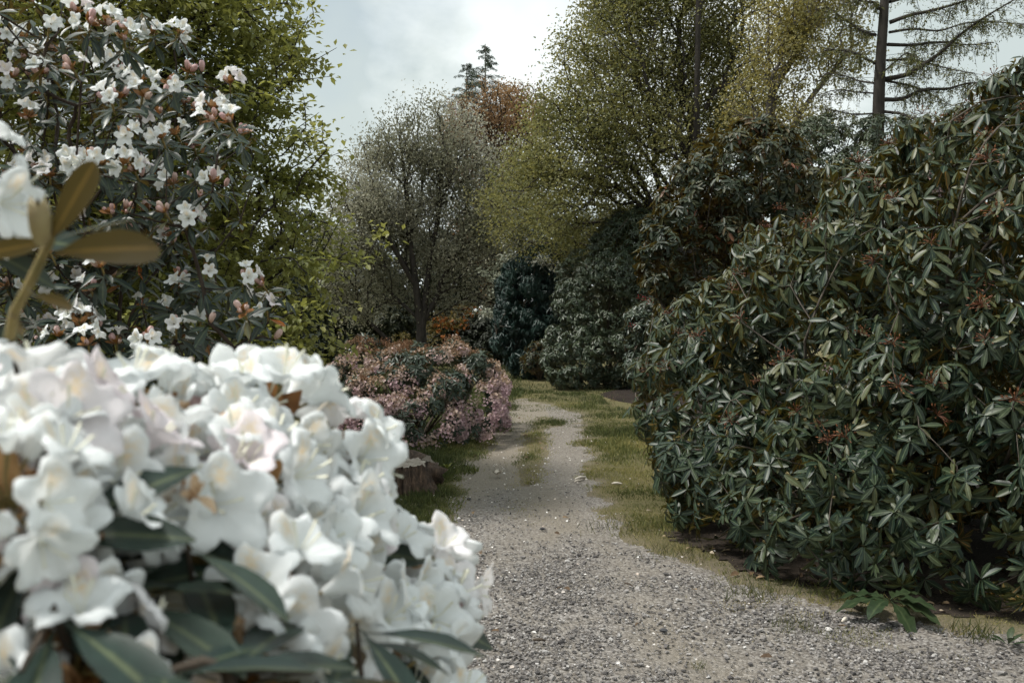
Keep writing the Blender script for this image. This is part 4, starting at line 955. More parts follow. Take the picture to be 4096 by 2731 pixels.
sel = rng.choice(len(p), 900, replace=False); ex_ = np.concatenate([p[sel], LB.inside(140, .2, .8)])
T = grow([[rb, rb + (-.1, -.1, .35), rb + (-.15, -.3, .9)], [rb + (-.1, -.1, .35), rb + (-.7, -.5, .7)], [rb + (-.1, -.1, .35), rb + (.3, -.8, .8)]], ex_, .55, .0025, 2.3)
wood(T, barkmat('bush_stem', (.035, .028, .022), (.13, .11, .09), 30), bush, rb, rscale=.055 / T['r'][0], minr=.003, trunkname='stem', split=.008, maxb=40)
# old flower heads, leaf buds, late flowers
M_seed = leafmat('seed_head', [(0, (.07, .025, .012)), (.6, (.13, .045, .018)), (1, (.22, .09, .035))], None, .6, .3, .1)
def seed_mesh(seed):
    r_ = np.random.default_rng(seed); parts = []; rn = []
    for d in dome_dirs(17, 95, seed):
        L = r_.uniform(.03, .05); tv, tf = tube(np.array([(0, 0, 0), d * L * .6 + (0, 0, .004), d * L]), [.0011, .0011, .0013], 3); parts.append((tv, tf)); rn += [r_.uniform(.0, .6)] * len(tv)
        sv = np.array([(0, 0, 0), (.0034, .006, 0), (0, .017, 0), (-.0034, .006, 0), (0, .006, .0034), (0, .006, -.0034)]); Rm = frames(unit(d + r_.normal(0, .3, 3))[None], np.array([[.2, .3, .9]]))[0]
        parts.append((sv @ Rm.T + d * L, np.array([(0, 1, 4, 4), (1, 2, 4, 4), (2, 3, 4, 4), (3, 0, 4, 4), (1, 0, 5, 5), (2, 1, 5, 5), (3, 2, 5, 5), (0, 3, 5, 5)]))); rn += [r_.uniform(.2, 1)] * 6
    Vs, Fs, n = [], [], 0
    for V, F in parts:
        for f in F:
            f = list(dict.fromkeys(int(k) for k in f)); Fs.append(f[:3] + ([] if len(f) < 4 else [])); 
            Fs[-1] = [n + k for k in f[:3]]
            if len(f) == 4: Fs.append([n + f[0], n + f[2], n + f[3]])
        Vs.append(V); n += len(V)
    return mesh_np('seed_head', np.concatenate(Vs), np.array(Fs), M_seed, False, {'rnd': np.array(rn)})
SEEDS = [seed_mesh(s) for s in (1, 2)]
front = np.where((p[:, 1] < 9.4))[0]; pxs, pys = proj(p)
cand = [i for i in front if 2500 < pxs[i] < 4096 and 250 < pys[i] < 2300 and a[i] @ np.array([0, -1, .6]) > .3]
rng.shuffle(cand)
hi_c = [i for i in cand if p[i][2] > .8]
for i in hi_c[:70]:
    o = link('seed_head', SEEDS[int(rng.integers(2))], bush); ax = unit(a[i] + np.array([0, 0, 1.1])); place(o, rot_z(ax), p[i] - rb + ax * .03, rng.uniform(1.1, 1.7)); o['rnd'] = 0.0
M_lbud = plainmat('leaf_bud', (.20, .15, .07), .5, .35, (.30, .25, .12), 60)
bv = bud_shape(.03, .0075, 5, 8); ME_lbud = mesh_np('leaf_bud', bv[0], bv[1], M_lbud)
for i in cand[80:210]:
    o = link('leaf_bud', ME_lbud, bush); ax = unit(a[i] + np.array([0, 0, .5])); place(o, rot_z(ax), p[i] - rb, rng.uniform(.8, 1.2))

# low-poly truss used on the pink bush
M_pink = petalmat('pink_petal', [(0, (.15, .075, .038)), (.22, (.29, .165, .09)), (.42, (.42, .30, .205)), (.6, (.54, .43, .365)), (.8, (.54, .40, .405)), (1, (.48, .34, .375))], blotch=(.45, .2, .15), trans=.25)
def truss_mesh(seed, wilt=0.0, n=8, rad=.046):
    r_ = np.random.default_rng(seed); Vs, Fs, k, bl, rn = [np.zeros((1, 3))], [], 1, [np.zeros(1)], [np.zeros(1)]
    for d in dome_dirs(n, 100, seed):
        V, F, b, _ = floret_shape(.025 * r_.uniform(.8, 1.15), 5, 3, int(r_.integers(999)), .3, 0, 1.25)
        if wilt: V = V * np.array([.55, .55, 1.2]) * r_.uniform(.7, 1.1)
        dd = unit(d + r_.normal(0, .18, 3) + np.array([0, 0, -.5 * wilt])); Rm = rot_z(dd, (0, 0, 1), r_.uniform(0, 6))
        Vs.append(V @ Rm.T + d * rad * (1 - .25 * wilt)); Fs.append(F + k); Fs.append(np.array([[0, k, k + 1, k + 3]])); k += len(V); bl.append(b * .4); rn.append(np.full(len(V), r_.uniform(-.12, .12)))
    return np.concatenate(Vs), np.concatenate(Fs), np.concatenate(bl), np.concatenate(rn)
PT = [(w, truss_mesh(40 + j, w)) for j, w in enumerate((0, 0, 0, .5, 1.0, 1.0))]
PTM = [mesh_np('flower_truss', t[0], t[1], M_pink, True, {'blotch': t[2], 'rnd': t[3]}) for _, t in PT]
# a few late flowers on the big bush
for (px, py, d, c) in ((3700, 705, 6.55, .8), (3745, 775, 6.5, .85), (3730, 625, 6.6, .75), (3655, 760, 6.6, .8), (3312, 1482, 6.05, 1.0)):
    o = link('flower_truss', PTM[0] if c < 1 else PTM[3], bush); place(o, rot_z((0.1, -.7, .6)), P(px, py, d) - rb, .5); o['rnd'] = c
for (px, py, d) in ((2560, 1192, 13.55), (2588, 1200, 13.5), (2528, 1305, 13.6), (2600, 1215, 13.55)):
    o = link('flower_truss', PTM[3], rr_, ); 
    place(o, rot_z((0, -.5, .8)), P(px, py, d) - np.array(rr_.location), .75); o['rnd'] = 0.0
    o.data = bpy.data.meshes.get('red_truss') or o.data.copy(); o.data.name = 'red_truss'
    if o.data.materials[0].name != 'red_petal': o.data.materials[0] = petalmat('red_petal', [(0, (.32, .03, .04)), (1, (.5, .08, .09))], blotch=(.3, .02, .03)) if 'red_petal' not in bpy.data.materials else bpy.data.materials['red_petal']

# ------------------------------------------------------------------ the dome of fading pink flowers
pb = np.array([-1.2, 12.9, 0])
plobes = [(P(1760, 1590, 12.9), (.85, .95, .70)), (P(1690, 1700, 12.3), (.55, .70, .50)), (P(1915, 1568, 14.3), (.44, .8, .47)), (P(1850, 1640, 13.2), (.45, .6, .42)), (P(1500, 1480, 13.6), (.45, .6, .43)), (P(1440, 1440, 13.7), (.22, .4, .32)), (P(1400, 1540, 13.4), (.30, .5, .40)), (P(1580, 1620, 12.7), (.6, .7, .55)), (P(1640, 1520, 13.1), (.6, .7, .45)), (P(1640, 1760, 12.1), (.5, .5, .34)), (P(1500, 1740, 12.6), (.5, .5, .36)), (P(1900, 1660, 13.6), (.45, .6, .34))]
pink = thing('rhododendron', pb, 'low domed rhododendron covered in fading pink and brown flowers beside the path', 'shrub')
LBp = Lobes(plobes)
p, a = LBp.shell(3000, .88, 1.10, 150, .16, zmin=.08, reject=.90)
keepv = (a[:, 1] < .55) | (a[:, 2] > .3); p, a = p[keepv], a[keepv]
upn = unit(a + unit(p - np.array([-1.2, 13.3, .2])) * .8)
tone = np.clip(.96 - .66 * np.clip(upn[:, 2], 0, 1) ** 1.15 + (fbm(p[:, 0] * 3, p[:, 2] * 3 + p[:, 1], 6) - .5) * .7 + rng.normal(0, .11, len(p)) - .22 * np.clip((p[:, 2] - .75) / .5, 0, 1), .03, .97)
px_, py_ = proj(p); inv_ = (px_ > 1250) & (px_ < 2100)
vsc = np.where(inv_, 1, 0) * (1 - a[:, 1] * .6) / p[:, 1]
gapmask = fbm(p[:, 0] * 4 + 9, p[:, 2] * 4 - p[:, 1] * 2, 16) > .30; 
idx = np.where(gapmask)[0]; idx = idx[np.argsort(-vsc[idx])][:1750]
def pick_mesh(t): return (4 + int(rng.integers(2))) if t < .26 else 3 if t < .42 else int(rng.integers(3))
rest = {}
for n_, i in enumerate(idx):
    k = pick_mesh(tone[i]); ax = unit(a[i] + np.array([0, -.1, .45])); Rm = rot_z(ax, (0, 0, 1), rng.uniform(0, 6)); sc = rng.uniform(.62, .95)
    if n_ < 300:
        o = link('flower_truss', PTM[k], pink); place(o, Rm, p[i] - pb, sc); o['rnd'] = float(tone[i])
    else: rest.setdefault(k, []).append((Rm, p[i] - pb, sc, tone[i]))
Vs, Fs, bl, rn, n0 = [], [], [], [], 0
for k, L in rest.items():
    V, F, b, r0_ = PT[k][1]
    for Rm, c, sc, t in L: Vs.append(V @ Rm.T * sc + c); Fs.append(F + n0); n0 += len(V); bl.append(b); rn.append(r0_ + t)
link('flowers', mesh_np('flowers', np.concatenate(Vs), np.concatenate(Fs), M_pink, True, {'blotch': np.concatenate(bl), 'rnd': np.concatenate(rn)}), pink)['kind'] = 'stuff'
p2, a2 = LBp.shell(1300, .75, .93, 26, .26, zmin=.06, reject=.8)
lp, R, s = whorls(p2, a2, (6, 9), (.07, .11), (-40, 25), .1, .3)
leafset(pink, pb, RL_far, lp, R, s, M_rh_far, bumpyrnd(lp, 9, 1.5, .3) * .8, 60)
T = grow([[pb, pb + (0, 0, .15)]], p2[rng.choice(len(p2), 120, replace=False)], .7, .003); wood(T, M_twig, pink, pb, rscale=.05 / T['r'][0], minr=.003, trunkname='stem', split=.015, maxb=12)

# ------------------------------------------------------------------ white flowering bush on the left
M_rhw = leafmat('white_rhododendron_leaf', [(0, (.008, .020, .017)), (.5, (.018, .034, .027)), (.85, (.036, .054, .038)), (.96, (.10, .09, .035)), (1, (.40, .12, .02))], [(0, (.065, .046, .018)), (.6, (.10, .072, .026)), (1, (.15, .095, .03))], .38, .32, .16, (.13, .095, .015), rib=(.09, .11, .06))
wb = np.array([-1.75, 3.75, 0])
wbush = thing('white_rhododendron', wb, 'tall open white rhododendron with pink buds in front of the beech', 'shrub')
c1 = [(360, 80), (500, 125), (590, 150), (700, 165), (810, 165), (40, 165), (130, 190), (130, 265), (250, 245), (200, 345), (70, 360), (210, 425), (340, 320), (520, 295), (570, 330), (640, 370), (510, 460), (855, 335), (1040, 385), (835, 475), (960, 495), (965, 545), (720, 520), (660, 525), (1040, 555), (1095, 610), (800, 610), (875, 660), (350, 735), (420, 720), (470, 745), (560, 745), (610, 770), (710, 800), (780, 830), (960, 825), (900, 890), (665, 945), (570, 950), (500, 960), (745, 955), (850, 980), (730, 1050), (775, 1060), (570, 1030), (460, 1200), (320, 1245), (800, 1240), (260, 1285), (410, 1300), (1105, 1245), (1180, 1280), (650, 1370), (740, 1390), (1195, 1390), (1095, 1400), (900, 1440), (415, 1480), (330, 1530), (520, 1540), (660, 1520), (200, 1490), (110, 1430), (30, 1290), (70, 1540)]
budset = {19, 24, 25, 37, 38, 39, 40, 48, 51, 55, 58, 21, 44, 27, 17, 36}
dens = {0: 5, 1: 7, 2: 6, 3: 6, 4: 6, 5: 8, 6: 7, 7: 10, 8: 8, 9: 9, 13: 5, 14: 7, 15: 6, 18: 6, 28: 6, 31: 8, 32: 6, 33: 6, 34: 4, 41: 7, 61: 8, 62: 7}
c1 += [(float(rng.uniform(0, 980)), float(rng.uniform(120, 1560))) for _ in range(34)]
tp, ta = [], []
for j, (cx_, cy_) in enumerate(c1):
    d = 3.35 + rng.uniform(-.35, .45) + .25 * math.sin(cx_ * .01); c = P(cx_ * .893, cy_ * .893, d); ax = unit(np.array([.25 * rng.normal() + .1, -.55 + .25 * rng.normal(), .75]))
    nf = max(3, int(dens.get(j, int(rng.integers(3, 6))) * .8)) if j < 65 else int(rng.integers(2, 4)); sd = int(rng.integers(1, 7))
    dirs = dome_dirs(max(nf, 3), 62 + nf * 4, sd); core = core_mesh('flower_truss', dirs, .038, sd + 60, 8, .034)
    nb = 3 if j in budset else 1
    add_truss(wbush, wb, c, ax, core, dirs, .042, FL_mid, .10 if j in budset else .68, .84)
    tp.append(c - ax * .02); ta.append(ax)
tp, ta = np.array(tp), np.array(ta)
wl_ = [(P(330, 330, 3.7), (.52, .5, .35)), (P(200, 700, 3.7), (.55, .5, .45)), (P(650, 420, 3.7), (.32, .4, .28)), (P(500, 850, 3.7), (.42, .5, .35)), (P(300, 1200, 3.6), (.5, .5, .35)), (P(750, 1250, 3.5), (.30, .4, .22)), (P(-150, 500, 3.7), (.5, .5, .7)), (P(-100, 1300, 3.6), (.6, .5, .7)), (P(450, 1600, 3.5), (.6, .45, .4)), (P(800, 620, 3.5), (.2, .3, .22)), (P(1000, 1240, 3.35), (.12, .2, .12))]
WL = Lobes(wl_); wp = WL.inside(520, .45, 1.08); wax = unit(wp - P(200, 1500, 3.9)) * .7 + rdirs(len(wp)) * .35 + np.array([0, -.25, .25])
W1 = whorls(tp, ta, (7, 9), (.065, .10), (-30, 12), .05, .1); W2 = whorls(wp, wax, (6, 9), (.06, .098), (-35, 20), .08, .25)
lp, R, s = [np.concatenate(t) for t in zip(W1, W2)]
leafset(wbush, wb, leaf_shape(4, .15, .32, .16, .58, .1), lp, R, s, M_rhw, bumpyrnd(lp, 4, 2, .15), 300)
T = grow([[wb, wb + (.05, -.02, .5), wb + (.12, -.05, 1.1), wb + (.2, -.1, 1.7)], [wb + (.05, -.02, .5), wb + (.45, -.15, 1.0), wb + (.75, -.25, 1.4)], [wb + (.12, -.05, 1.1), wb + (-.2, -.1, 1.7)]], np.concatenate([tp - ta * .03, wp, WL.inside(60, .1, .7)]), .38, .0022, 2.3)
wood(T, barkmat('rhododendron_bark', (.022, .016, .013), (.075, .055, .042), 30), wbush, wb, rscale=.035 / T['r'][0], minr=.0025, trunkname='stem', split=.006, maxb=40)
# single buds between the leaves
for i in rng.choice(len(wp), 60, replace=False):
    o = link('flower_bud', BUDS[2], wbush); ax = unit(wax[i] + np.array([0, 0, .6])); place(o, rot_z(ax), wp[i] - wb + ax * .005, rng.uniform(.75, 1.15)); o['rnd'] = float(rng.uniform(0, 1))

# ------------------------------------------------------------------ white flowers close to the camera
fb = np.array([-.42, 1.0, 0])
fbush = thing('white_rhododendron', fb, 'white rhododendron in full bloom right before the camera, soft and out of focus', 'shrub')
FT = [(150, 1640, .80, 12), (420, 1590, .95, 11), (650, 1600, 1.0, 11), (940, 1560, 1.05, 11), (1200, 1580, 1.1, 11), (1440, 1660, 1.15, 12), (110, 1880, .70, 12), (440, 1830, .82, 12), (760, 1830, .88, 12), (1040, 1850, .95, 12), (1380, 1890, 1.08, 12), (330, 2090, .74, 11), (1010, 2090, .92, 9), (1270, 2150, 1.0, 12), (1560, 2120, 1.15, 11), (1800, 2170, 1.25, 10), (1180, 2330, .86, 10), (1480, 2340, 1.05, 11), (1770, 2380, 1.18, 11), (1620, 2560, 1.05, 11), (370, 2560, .68, 6), (1010, 2600, .80, 8), (1830, 2720, 1.10, 7), (-130, 640, 1.0, 10), (20, 1460, 1.0, 7), (20, 2480, .70, 6)]
tp, ta = [], []
for j, (px, py, d, nf) in enumerate(FT):
    c = P(px - (70 if px < 1100 else 125), py + 185 + 45 * math.sin(j * 2.7), d); ax = unit(np.array([.12 * rng.normal() + (.25 if px > 1500 else 0), -.62 + .2 * rng.normal(), .72 + .15 * rng.normal()]))
    if px < 0: ax = unit(np.array([.2, -.6, .5]))
    sd = j + 100; dirs = dome_dirs(nf, 98, sd); core = core_mesh('flower_truss', dirs, .046, sd, 9, .040)
    add_truss(fbush, fb, c, ax, core, dirs, .048, FL_big, .97, 1.16 if d > .78 else .92)
    tp.append(c - ax * .035); ta.append(ax)
tp, ta = np.array(tp), np.array(ta)
FLF = leaf_shape(7, .15, .30, .14, .58, .1, .03)
lp, R, s = whorls(tp, ta, (7, 9), (.095, .13), (-28, 8), .05, .15)
ex_p = np.array([P(900, 2690, .68), P(480, 2330, .74), P(200, 2440, .66), P(640, 2700, .64), P(740, 2170, .78), P(1250, 2700, .70), P(60, 2700, .6), P(1420, 2500, .85)])
W_ = whorls(ex_p, rdirs(8) * .2 + np.array([0, -.05, 1]), (7, 9), (.10, .13), (-25, 10), .05, .1); lp, R, s = np.concatenate([lp, W_[0]]), np.concatenate([R, W_[1]]), np.concatenate([s, W_[2]])
# a leafy shoot seen from below at the upper left
q0 = P(205, 965, .80); shoot = [((388, 652), -.03), ((528, 868), .03), ((625, 922), -.05), ((-60, 1010), .02), ((150, 1160), -.06), ((300, 1225), -.02), ((90, 1330), .03)]
slp, sR, ss = [], [], []
for (tx, ty), dz in shoot:
    st = q0 if ty < 1100 else P(130, 1180, .80) if ty < 1250 else P(40, 1250, .8)
    e = P(tx, ty, .80 + dz); dv = e - st; up_ = unit((np.array([.1, .35, .9]) if tx == 528 else np.array([.1, .85, .5])) + rng.normal(0, .1, 3))
    if tx == 625: st = P(225, 1015, .80)
    slp.append(st); sR.append(frames(dv[None], up_[None])[0]); ss.append(np.linalg.norm(dv) * 1.04)
leafset(fbush, fb, blade_leaf([0, .08, .25, .45, .7, .88, .97, 1], [.15, .2, .6, .9, 1, .75, .35, .08], .135, .2, .06), np.array(slp), np.array(sR), np.array(ss), M_rhw, np.full(len(ss), .5), 20)
leafset(fbush, fb, FLF, lp, R, s, M_rhw, np.clip(bumpyrnd(lp, 2, 2, .1) * .9, 0, .95), 300)
ends = np.concatenate([tp, ex_p, [P(40, 1330, .82)]])
T = grow([[fb, fb + (.02, 0, .5), fb + (.02, -.02, .85)], [fb + (.02, 0, .5), fb + (.25, .05, .95)], [fb + (.02, 0, .5), fb + (-.15, -.08, 1.0)]], np.concatenate([ends, ends * [1, 1.05, .93]]), .4, .003, 2.2)
wood(T, M_twig, fbush, fb, rscale=.02 / T['r'][0], minr=.003, trunkname='stem', split=.004, maxb=30)
V, F = tube(np.array([P(40, 1350, .82), P(60, 1250, .81), P(130, 1120, .805), q0, P(215, 930, .80)]) - fb, [.0048, .0045, .0042, .004, .003], 7); link('stem', mesh_np('shoot_stem', V, F, M_ped), fbush)
o = link('leaf_bud', ME_lbud, fbush); place(o, rot_z((-.05, -.1, 1)), P(175, 985, .79) - fb, 1.15)
# orange brown withered florets caught in the blooms
M_wilt = petalmat('withered_petal', [(0, (.26, .13, .06)), (.5, (.42, .25, .13)), (1, (.62, .47, .32))], trans=.3)
wf = floret_shape(.020, 20, 5, 77, .1, 0, 1.6); wv = wf[0] * np.array([.42, .42, 1.5]); wv += np.random.default_rng(3).normal(0, .0016, wv.shape); wv[:, 0] += .25 * wv[:, 2]
pr_ = []; r_w = np.random.default_rng(8)
for j in range(4):
    lv, lf, _ = blade_leaf([0, .15, .4, .65, .85, 1], [.25, .5, 1, .9, .6, .2], .26, .7, -.35 + .2 * j, .12); az = j * 1.7; e = 1.05 - .22 * j
    Rm = frames(np.array([[math.cos(az) * math.cos(e), math.sin(az) * math.cos(e), math.sin(e)]]), np.array([[-math.cos(az) * math.sin(e), -math.sin(az) * math.sin(e), math.cos(e)]]))[0]
    pr_.append((lv @ Rm.T * r_w.uniform(.026, .044) + r_w.normal(0, .0008, lv.shape), lf))
wv, wfc = merge(pr_); WILT = mesh_np('withered_floret', wv, wfc, M_wilt, True, {'blotch': np.zeros(len(wv))})
for (px, py, d, ax) in ((845, 1590, .92, (-.6, -.5, -.3)), (985, 1625, .92, (.1, -.6, -.6)), (260, 1900, .64, (-.5, -.6, .1)), (100, 2020, .62, (-.3, -.6, -.5)), (1090, 2540, .70, (.2, -.7, -.4)), (1060, 2470, .70, (-.6, -.6, .1)), (810, 1960, .74, (.1, -.3, .8)), (860, 1975, .74, (.4, -.4, .7)), (770, 1975, .74, (-.3, -.4, .7)), (1250, 2010, .88, (.2, -.5, -.6)), (1790, 2240, 1.1, (-.4, -.6, .1)), (470, 2500, .62, (.2, -.6, .7)), (490, 1500, .90, (.1, -.4, -.8)), (1255, 2070, .9, (.6, -.4, -.4)), (1000, 2290, .76, (-.1, -.5, -.8)), (330, 2640, .60, (.3, -.7, -.4)), (40, 2180, .62, (.5, -.6, -.3)), (690, 1965, .76, (-.8, -.3, .5))):
    o = link('withered_floret', WILT, fbush); place(o, rot_z(unit(np.array(ax))), P(px - 90, py + 20, d + .06) - fb, rng.uniform(.42, .68)); o['rnd'] = float(rng.uniform(0, 1))

# ------------------------------------------------------------------ stump, logs and small things on the ground
def stumpmat():
    m, N, L = newmat('stump_bark')
    tc = N.new('ShaderNodeTexCoord'); mp = N.new('ShaderNodeMapping'); mp.inputs['Scale'].default_value = (1, 1, .14); L.new(tc.outputs['Object'], mp.inputs[0])
    nz = N.new('ShaderNodeTexNoise'); nz.inputs['Scale'].default_value = 38; nz.inputs['Detail'].default_value = 7; nz.inputs['Roughness'].default_value = .7; L.new(mp.outputs[0], nz.inputs['Vector'])
    c = ramp(N, [(.32, (.018, .012, .009)), (.5, (.07, .045, .03)), (.68, (.17, .11, .072)), (.8, (.28, .20, .13))]); L.new(nz.outputs['Fac'], c.inputs[0])
    b = N.new('ShaderNodeBump'); b.inputs['Strength'].default_value = 1; b.inputs['Distance'].default_value = .03; L.new(nz.outputs['Fac'], b.inputs['Height'])
    p = N.new('ShaderNodeBsdfPrincipled'); p.inputs['Roughness'].default_value = .9; L.new(c.outputs[0], p.inputs['Base Color']); L.new(b.outputs[0], p.inputs['Normal'])
    o = N.new('ShaderNodeOutputMaterial'); L.new(p.outputs[0], o.inputs[0]); return m
M_stump = stumpmat()
M_cut = plainmat('weathered_cut_wood', (.22, .185, .15), .8, .2, (.42, .38, .33), 18)
def stump(name, label, cat, base, h, r_top, r_base, seed, tilt=(0, 0)):
    r_ = np.random.default_rng(seed); nth, nz = 72, 14; th = np.linspace(0, 2 * math.pi, nth, endpoint=False); root = thing(name, base, label, cat)
    fl = .10 * np.sin(3 * th + seed) + .08 * np.sin(7 * th + 2 * seed) + .05 * np.sin(13 * th + seed) + .05 * np.sin(19 * th + 1.7) + .04 * r_.normal(size=nth)
    V = []
    for i in range(nz):
        t = i / (nz - 1); rr = (r_base * (1 - t) ** 1.6 + r_top * (1 - (1 - t) ** 1.6)) * (1 + fl * (1.5 - .6 * t)) * (1 + .03 * r_.normal(size=nth))
        V.append(np.stack([rr * np.cos(th) + tilt[0] * t, rr * np.sin(th) + tilt[1] * t, np.full(nth, t * h - .03) + (.05 * np.cos(th - 1) + .02 * r_.normal(size=nth)) * (t > .95) * h * 1.3], 1))
    k = np.arange(nth); k2 = (k + 1) % nth
    F = np.concatenate([np.stack([i * nth + k, i * nth + k2, (i + 1) * nth + k2, (i + 1) * nth + k], 1) for i in range(nz - 1)])
    top = V[-1]; link('bark', mesh_np('bark', np.concatenate(V), F, M_stump), root)
    cz = top.mean(0); rings = [cz + (top - cz) * f + np.array([0, 0, -.004 + .01 * (1 - f)]) + r_.normal(0, .003, top.shape) * [0, 0, 1] for f in (.99, .7, .4, .05)]
    F2 = np.concatenate([np.stack([i * nth + k, i * nth + k2, (i + 1) * nth + k2, (i + 1) * nth + k], 1) for i in range(3)])
    link('cut_face', mesh_np('cut_face', np.concatenate(rings), F2, M_cut), root)
    return root
g0 = G(1640, 1985)
stump('tree_stump', 'weathered brown tree stump on the grass below the pink bush', 'stump', (g0[0] - .02, g0[1] + .1, gz(g0[0], g0[1])), .30, .17, .25, 3, (-.02, .03))
def chunk(label, c, size, rotz, tilt, seed):
    """a rough split piece of log lying on its side"""
    r_ = np.random.default_rng(seed); root = thing('split_log', c, label, 'log'); nth = 16; th = np.linspace(0, 2 * math.pi, nth, endpoint=False)
    prof = 1 + .16 * np.sin(2 * th + seed) + .12 * np.sin(5 * th) + .05 * r_.normal(size=nth); xs_ = np.linspace(-.5, .5, 8); V = []
    for x in xs_: V.append(np.stack([np.full(nth, x * size[0]) + .02 * r_.normal(size=nth) * (abs(x) > .45), size[1] * prof * np.cos(th) * (1 + .06 * r_.normal(size=nth)), size[2] * prof * np.sin(th) * (1 + .06 * r_.normal(size=nth)) + size[2]], 1))
    k = np.arange(nth); k2 = (k + 1) % nth
    F = np.concatenate([np.stack([i * nth + k, i * nth + k2, (i + 1) * nth + k2, (i + 1) * nth + k], 1) for i in range(7)])
    link('bark', mesh_np('bark', np.concatenate(V), F, M_stump), root)
    for e in (0, -1):
        q = V[e]; cc = q.mean(0); rings = [cc + (q - cc) * f + np.array([(.003 if e else -.003), 0, 0]) for f in (1.0, .5, .05)]
        F2 = np.concatenate([np.stack([i * nth + k, i * nth + k2, (i + 1) * nth + k2, (i + 1) * nth + k], 1) for i in range(2)])
        link('cut_face', mesh_np('cut_face', np.concatenate(rings), F2, M_cut), root)
    root.rotation_euler = (0, tilt, rotz)
    return root
zg = float(gz(g0[0], g0[1]))
chunk('pale split log leaning behind the stump', (g0[0] - .10, g0[1] + .62, zg + .02), (.42, .15, .14), 2.5, -.1, 4)
chunk('small grey split log beside the stump', (g0[0] + .07, g0[1] + .50, zg), (.28, .12, .12), .6, .12, 8)

# leaf litter and small debris
M_lit = leafmat('fallen_leaf', [(0, (.06, .04, .025)), (.5, (.13, .085, .05)), (.85, (.24, .17, .10)), (1, (.42, .36, .28))], None, .8, .2, .1)
n = 5200; x = rng.uniform(-2.5, 5.0, n); y = rng.uniform(4.2, 22, n)
pr = np.where(soil_in(x, y) > 0, .9, .0) + np.where((((x - 4.25) / 2.6) ** 2 + ((y - 18.6) / 4.2) ** 2) < 1, .8, 0) + .045
ok = (rng.uniform(0, 1, n) < pr) & in_view(x, y); x, y = x[ok], y[ok]; n = len(x)
az = rng.uniform(0, 6.28, n); nrm = unit(np.column_stack([rng.normal(0, .35, (n, 2)), np.ones(n)]))
lit = scatter('leaf_litter', leaf6(.3, .3, .2), np.column_stack([x, y, gz(x, y) + .018]), frames(np.column_stack([np.cos(az), np.sin(az), np.zeros(n)]), nrm), rng.uniform(.02, .07, n), M_lit, None, np.zeros(3), rng.uniform(0, 1, n), True, 'stuff')
lit['label'] = 'dead brown leaves scattered over soil and grass'

# fallen white petals near the flowering bush
n = 420; x = rng.normal(-.2, .8, n); y = rng.uniform(4.3, 14, n); ok = in_view(x, y); x, y = x[ok], y[ok]; n = len(x); az = rng.uniform(0, 6.28, n)
pet = scatter('fallen_petals', hexleaf(.4, .4, .2), np.column_stack([x, y, gz(x, y) + .012]), frames(np.column_stack([np.cos(az), np.sin(az), np.zeros(n)]), unit(np.column_stack([rng.normal(0, .4, (n, 2)), np.ones(n)]))), rng.uniform(.012, .028, n), leafmat('fallen_petal', [(0, (.5, .42, .36)), (1, (.78, .77, .75))], None, .6, .2, .2), None, np.zeros(3), rng.uniform(0, 1, n), True, 'stuff')
pet['label'] = 'small white petals fallen on the path and lawn'
M_pale = plainmat('bleached_wood', (.46, .40, .33), .8, .2, (.62, .57, .50), 40)
M_darkst = plainmat('dark_stone', (.03, .03, .032), .75, .3, (.07, .07, .075), 60)
def stick(label, a, b, r, mat, z=.012, cat='stick', name='stick'):
    A, B = G(*a), G(*b); A[2] = gz(A[0], A[1]) + z; B[2] = gz(B[0], B[1]) + z; base = A.copy(); root = thing(name, base, label, cat)
    m = (A + B) / 2 + np.array([0, 0, r * .6]) + rng.normal(0, r * .6, 3) * [1, 1, 0]
    pts, rr = smooth_line(np.array([A, m, B]), [r * .7, r * 1.1, r * .55], 4); rr = rr * rng.uniform(.85, 1.15, len(rr)); rr[0] *= .4; rr[-1] *= .4
    V, F = tube(pts - base, rr, 8); link('wood', mesh_np('wood', V, F, mat), root)
stick('pale bleached stick lying across the right wheel track', (2300, 1928), (2348, 1916), .016, M_pale)
stick('short pale stick beside the bleached one on the track', (2298, 1938), (2325, 1932), .011, M_pale)
stick('white stick half hidden in the lawn edge', (2448, 1944), (2492, 1945), .010, M_pale, .02)
stick('thin dark twig on the gravel in the middle', (2500, 2358), (2535, 2372), .006, M_twig)
stick('pale twig on the soil before the big bush', (3378, 2508), (3396, 2488), .009, M_pale, .02)
stick('dark twig lying on the near gravel', (2130, 2582), (2185, 2586), .008, M_twig)
def rock(label, px, py, size, mat, seed):
    c = G(px, py); c[2] = gz(c[0], c[1]) - .006; r_ = np.random.default_rng(seed); nu, nv = 10, 6; V = []
    for i in range(nv):
        t = math.pi * (i + .35) / (nv - .3); th = np.linspace(0, 2 * math.pi, nu, endpoint=False) + .3 * i
        rr = size * (1 + .22 * np.sin(2 * th + seed) + .10 * r_.normal(size=nu)); V.append(np.stack([rr * math.sin(t) * np.cos(th), rr * .8 * math.sin(t) * np.sin(th), size * .55 * math.cos(t) + size * .3 + 0 * th], 1))
    k = np.arange(nu); k2 = (k + 1) % nu; F = np.concatenate([np.stack([(i + 1) * nu + k, (i + 1) * nu + k2, i * nu + k2, i * nu + k], 1) for i in range(nv - 1)] + [np.array([(0, j, j + 1, j + 2) for j in range(1, nu - 2, 2)])])
    o = link('stone', mesh_np('stone', np.concatenate(V), F, mat, False), None, c); tag(o, label, 'stone')
M_pst = plainmat('pale_stone', (.45, .43, .41), .8, .25, (.62, .60, .58), 50)
rock('dark stone at the end of the mossy middle strip', 2170, 2120, .020, M_darkst, 1)
rock('dark stone on the left wheel track near the white flowers', 1875, 2001, .018, M_darkst, 2)
rock('dark oval stone alone on the near gravel', 2660, 2536, .020, M_darkst, 3)
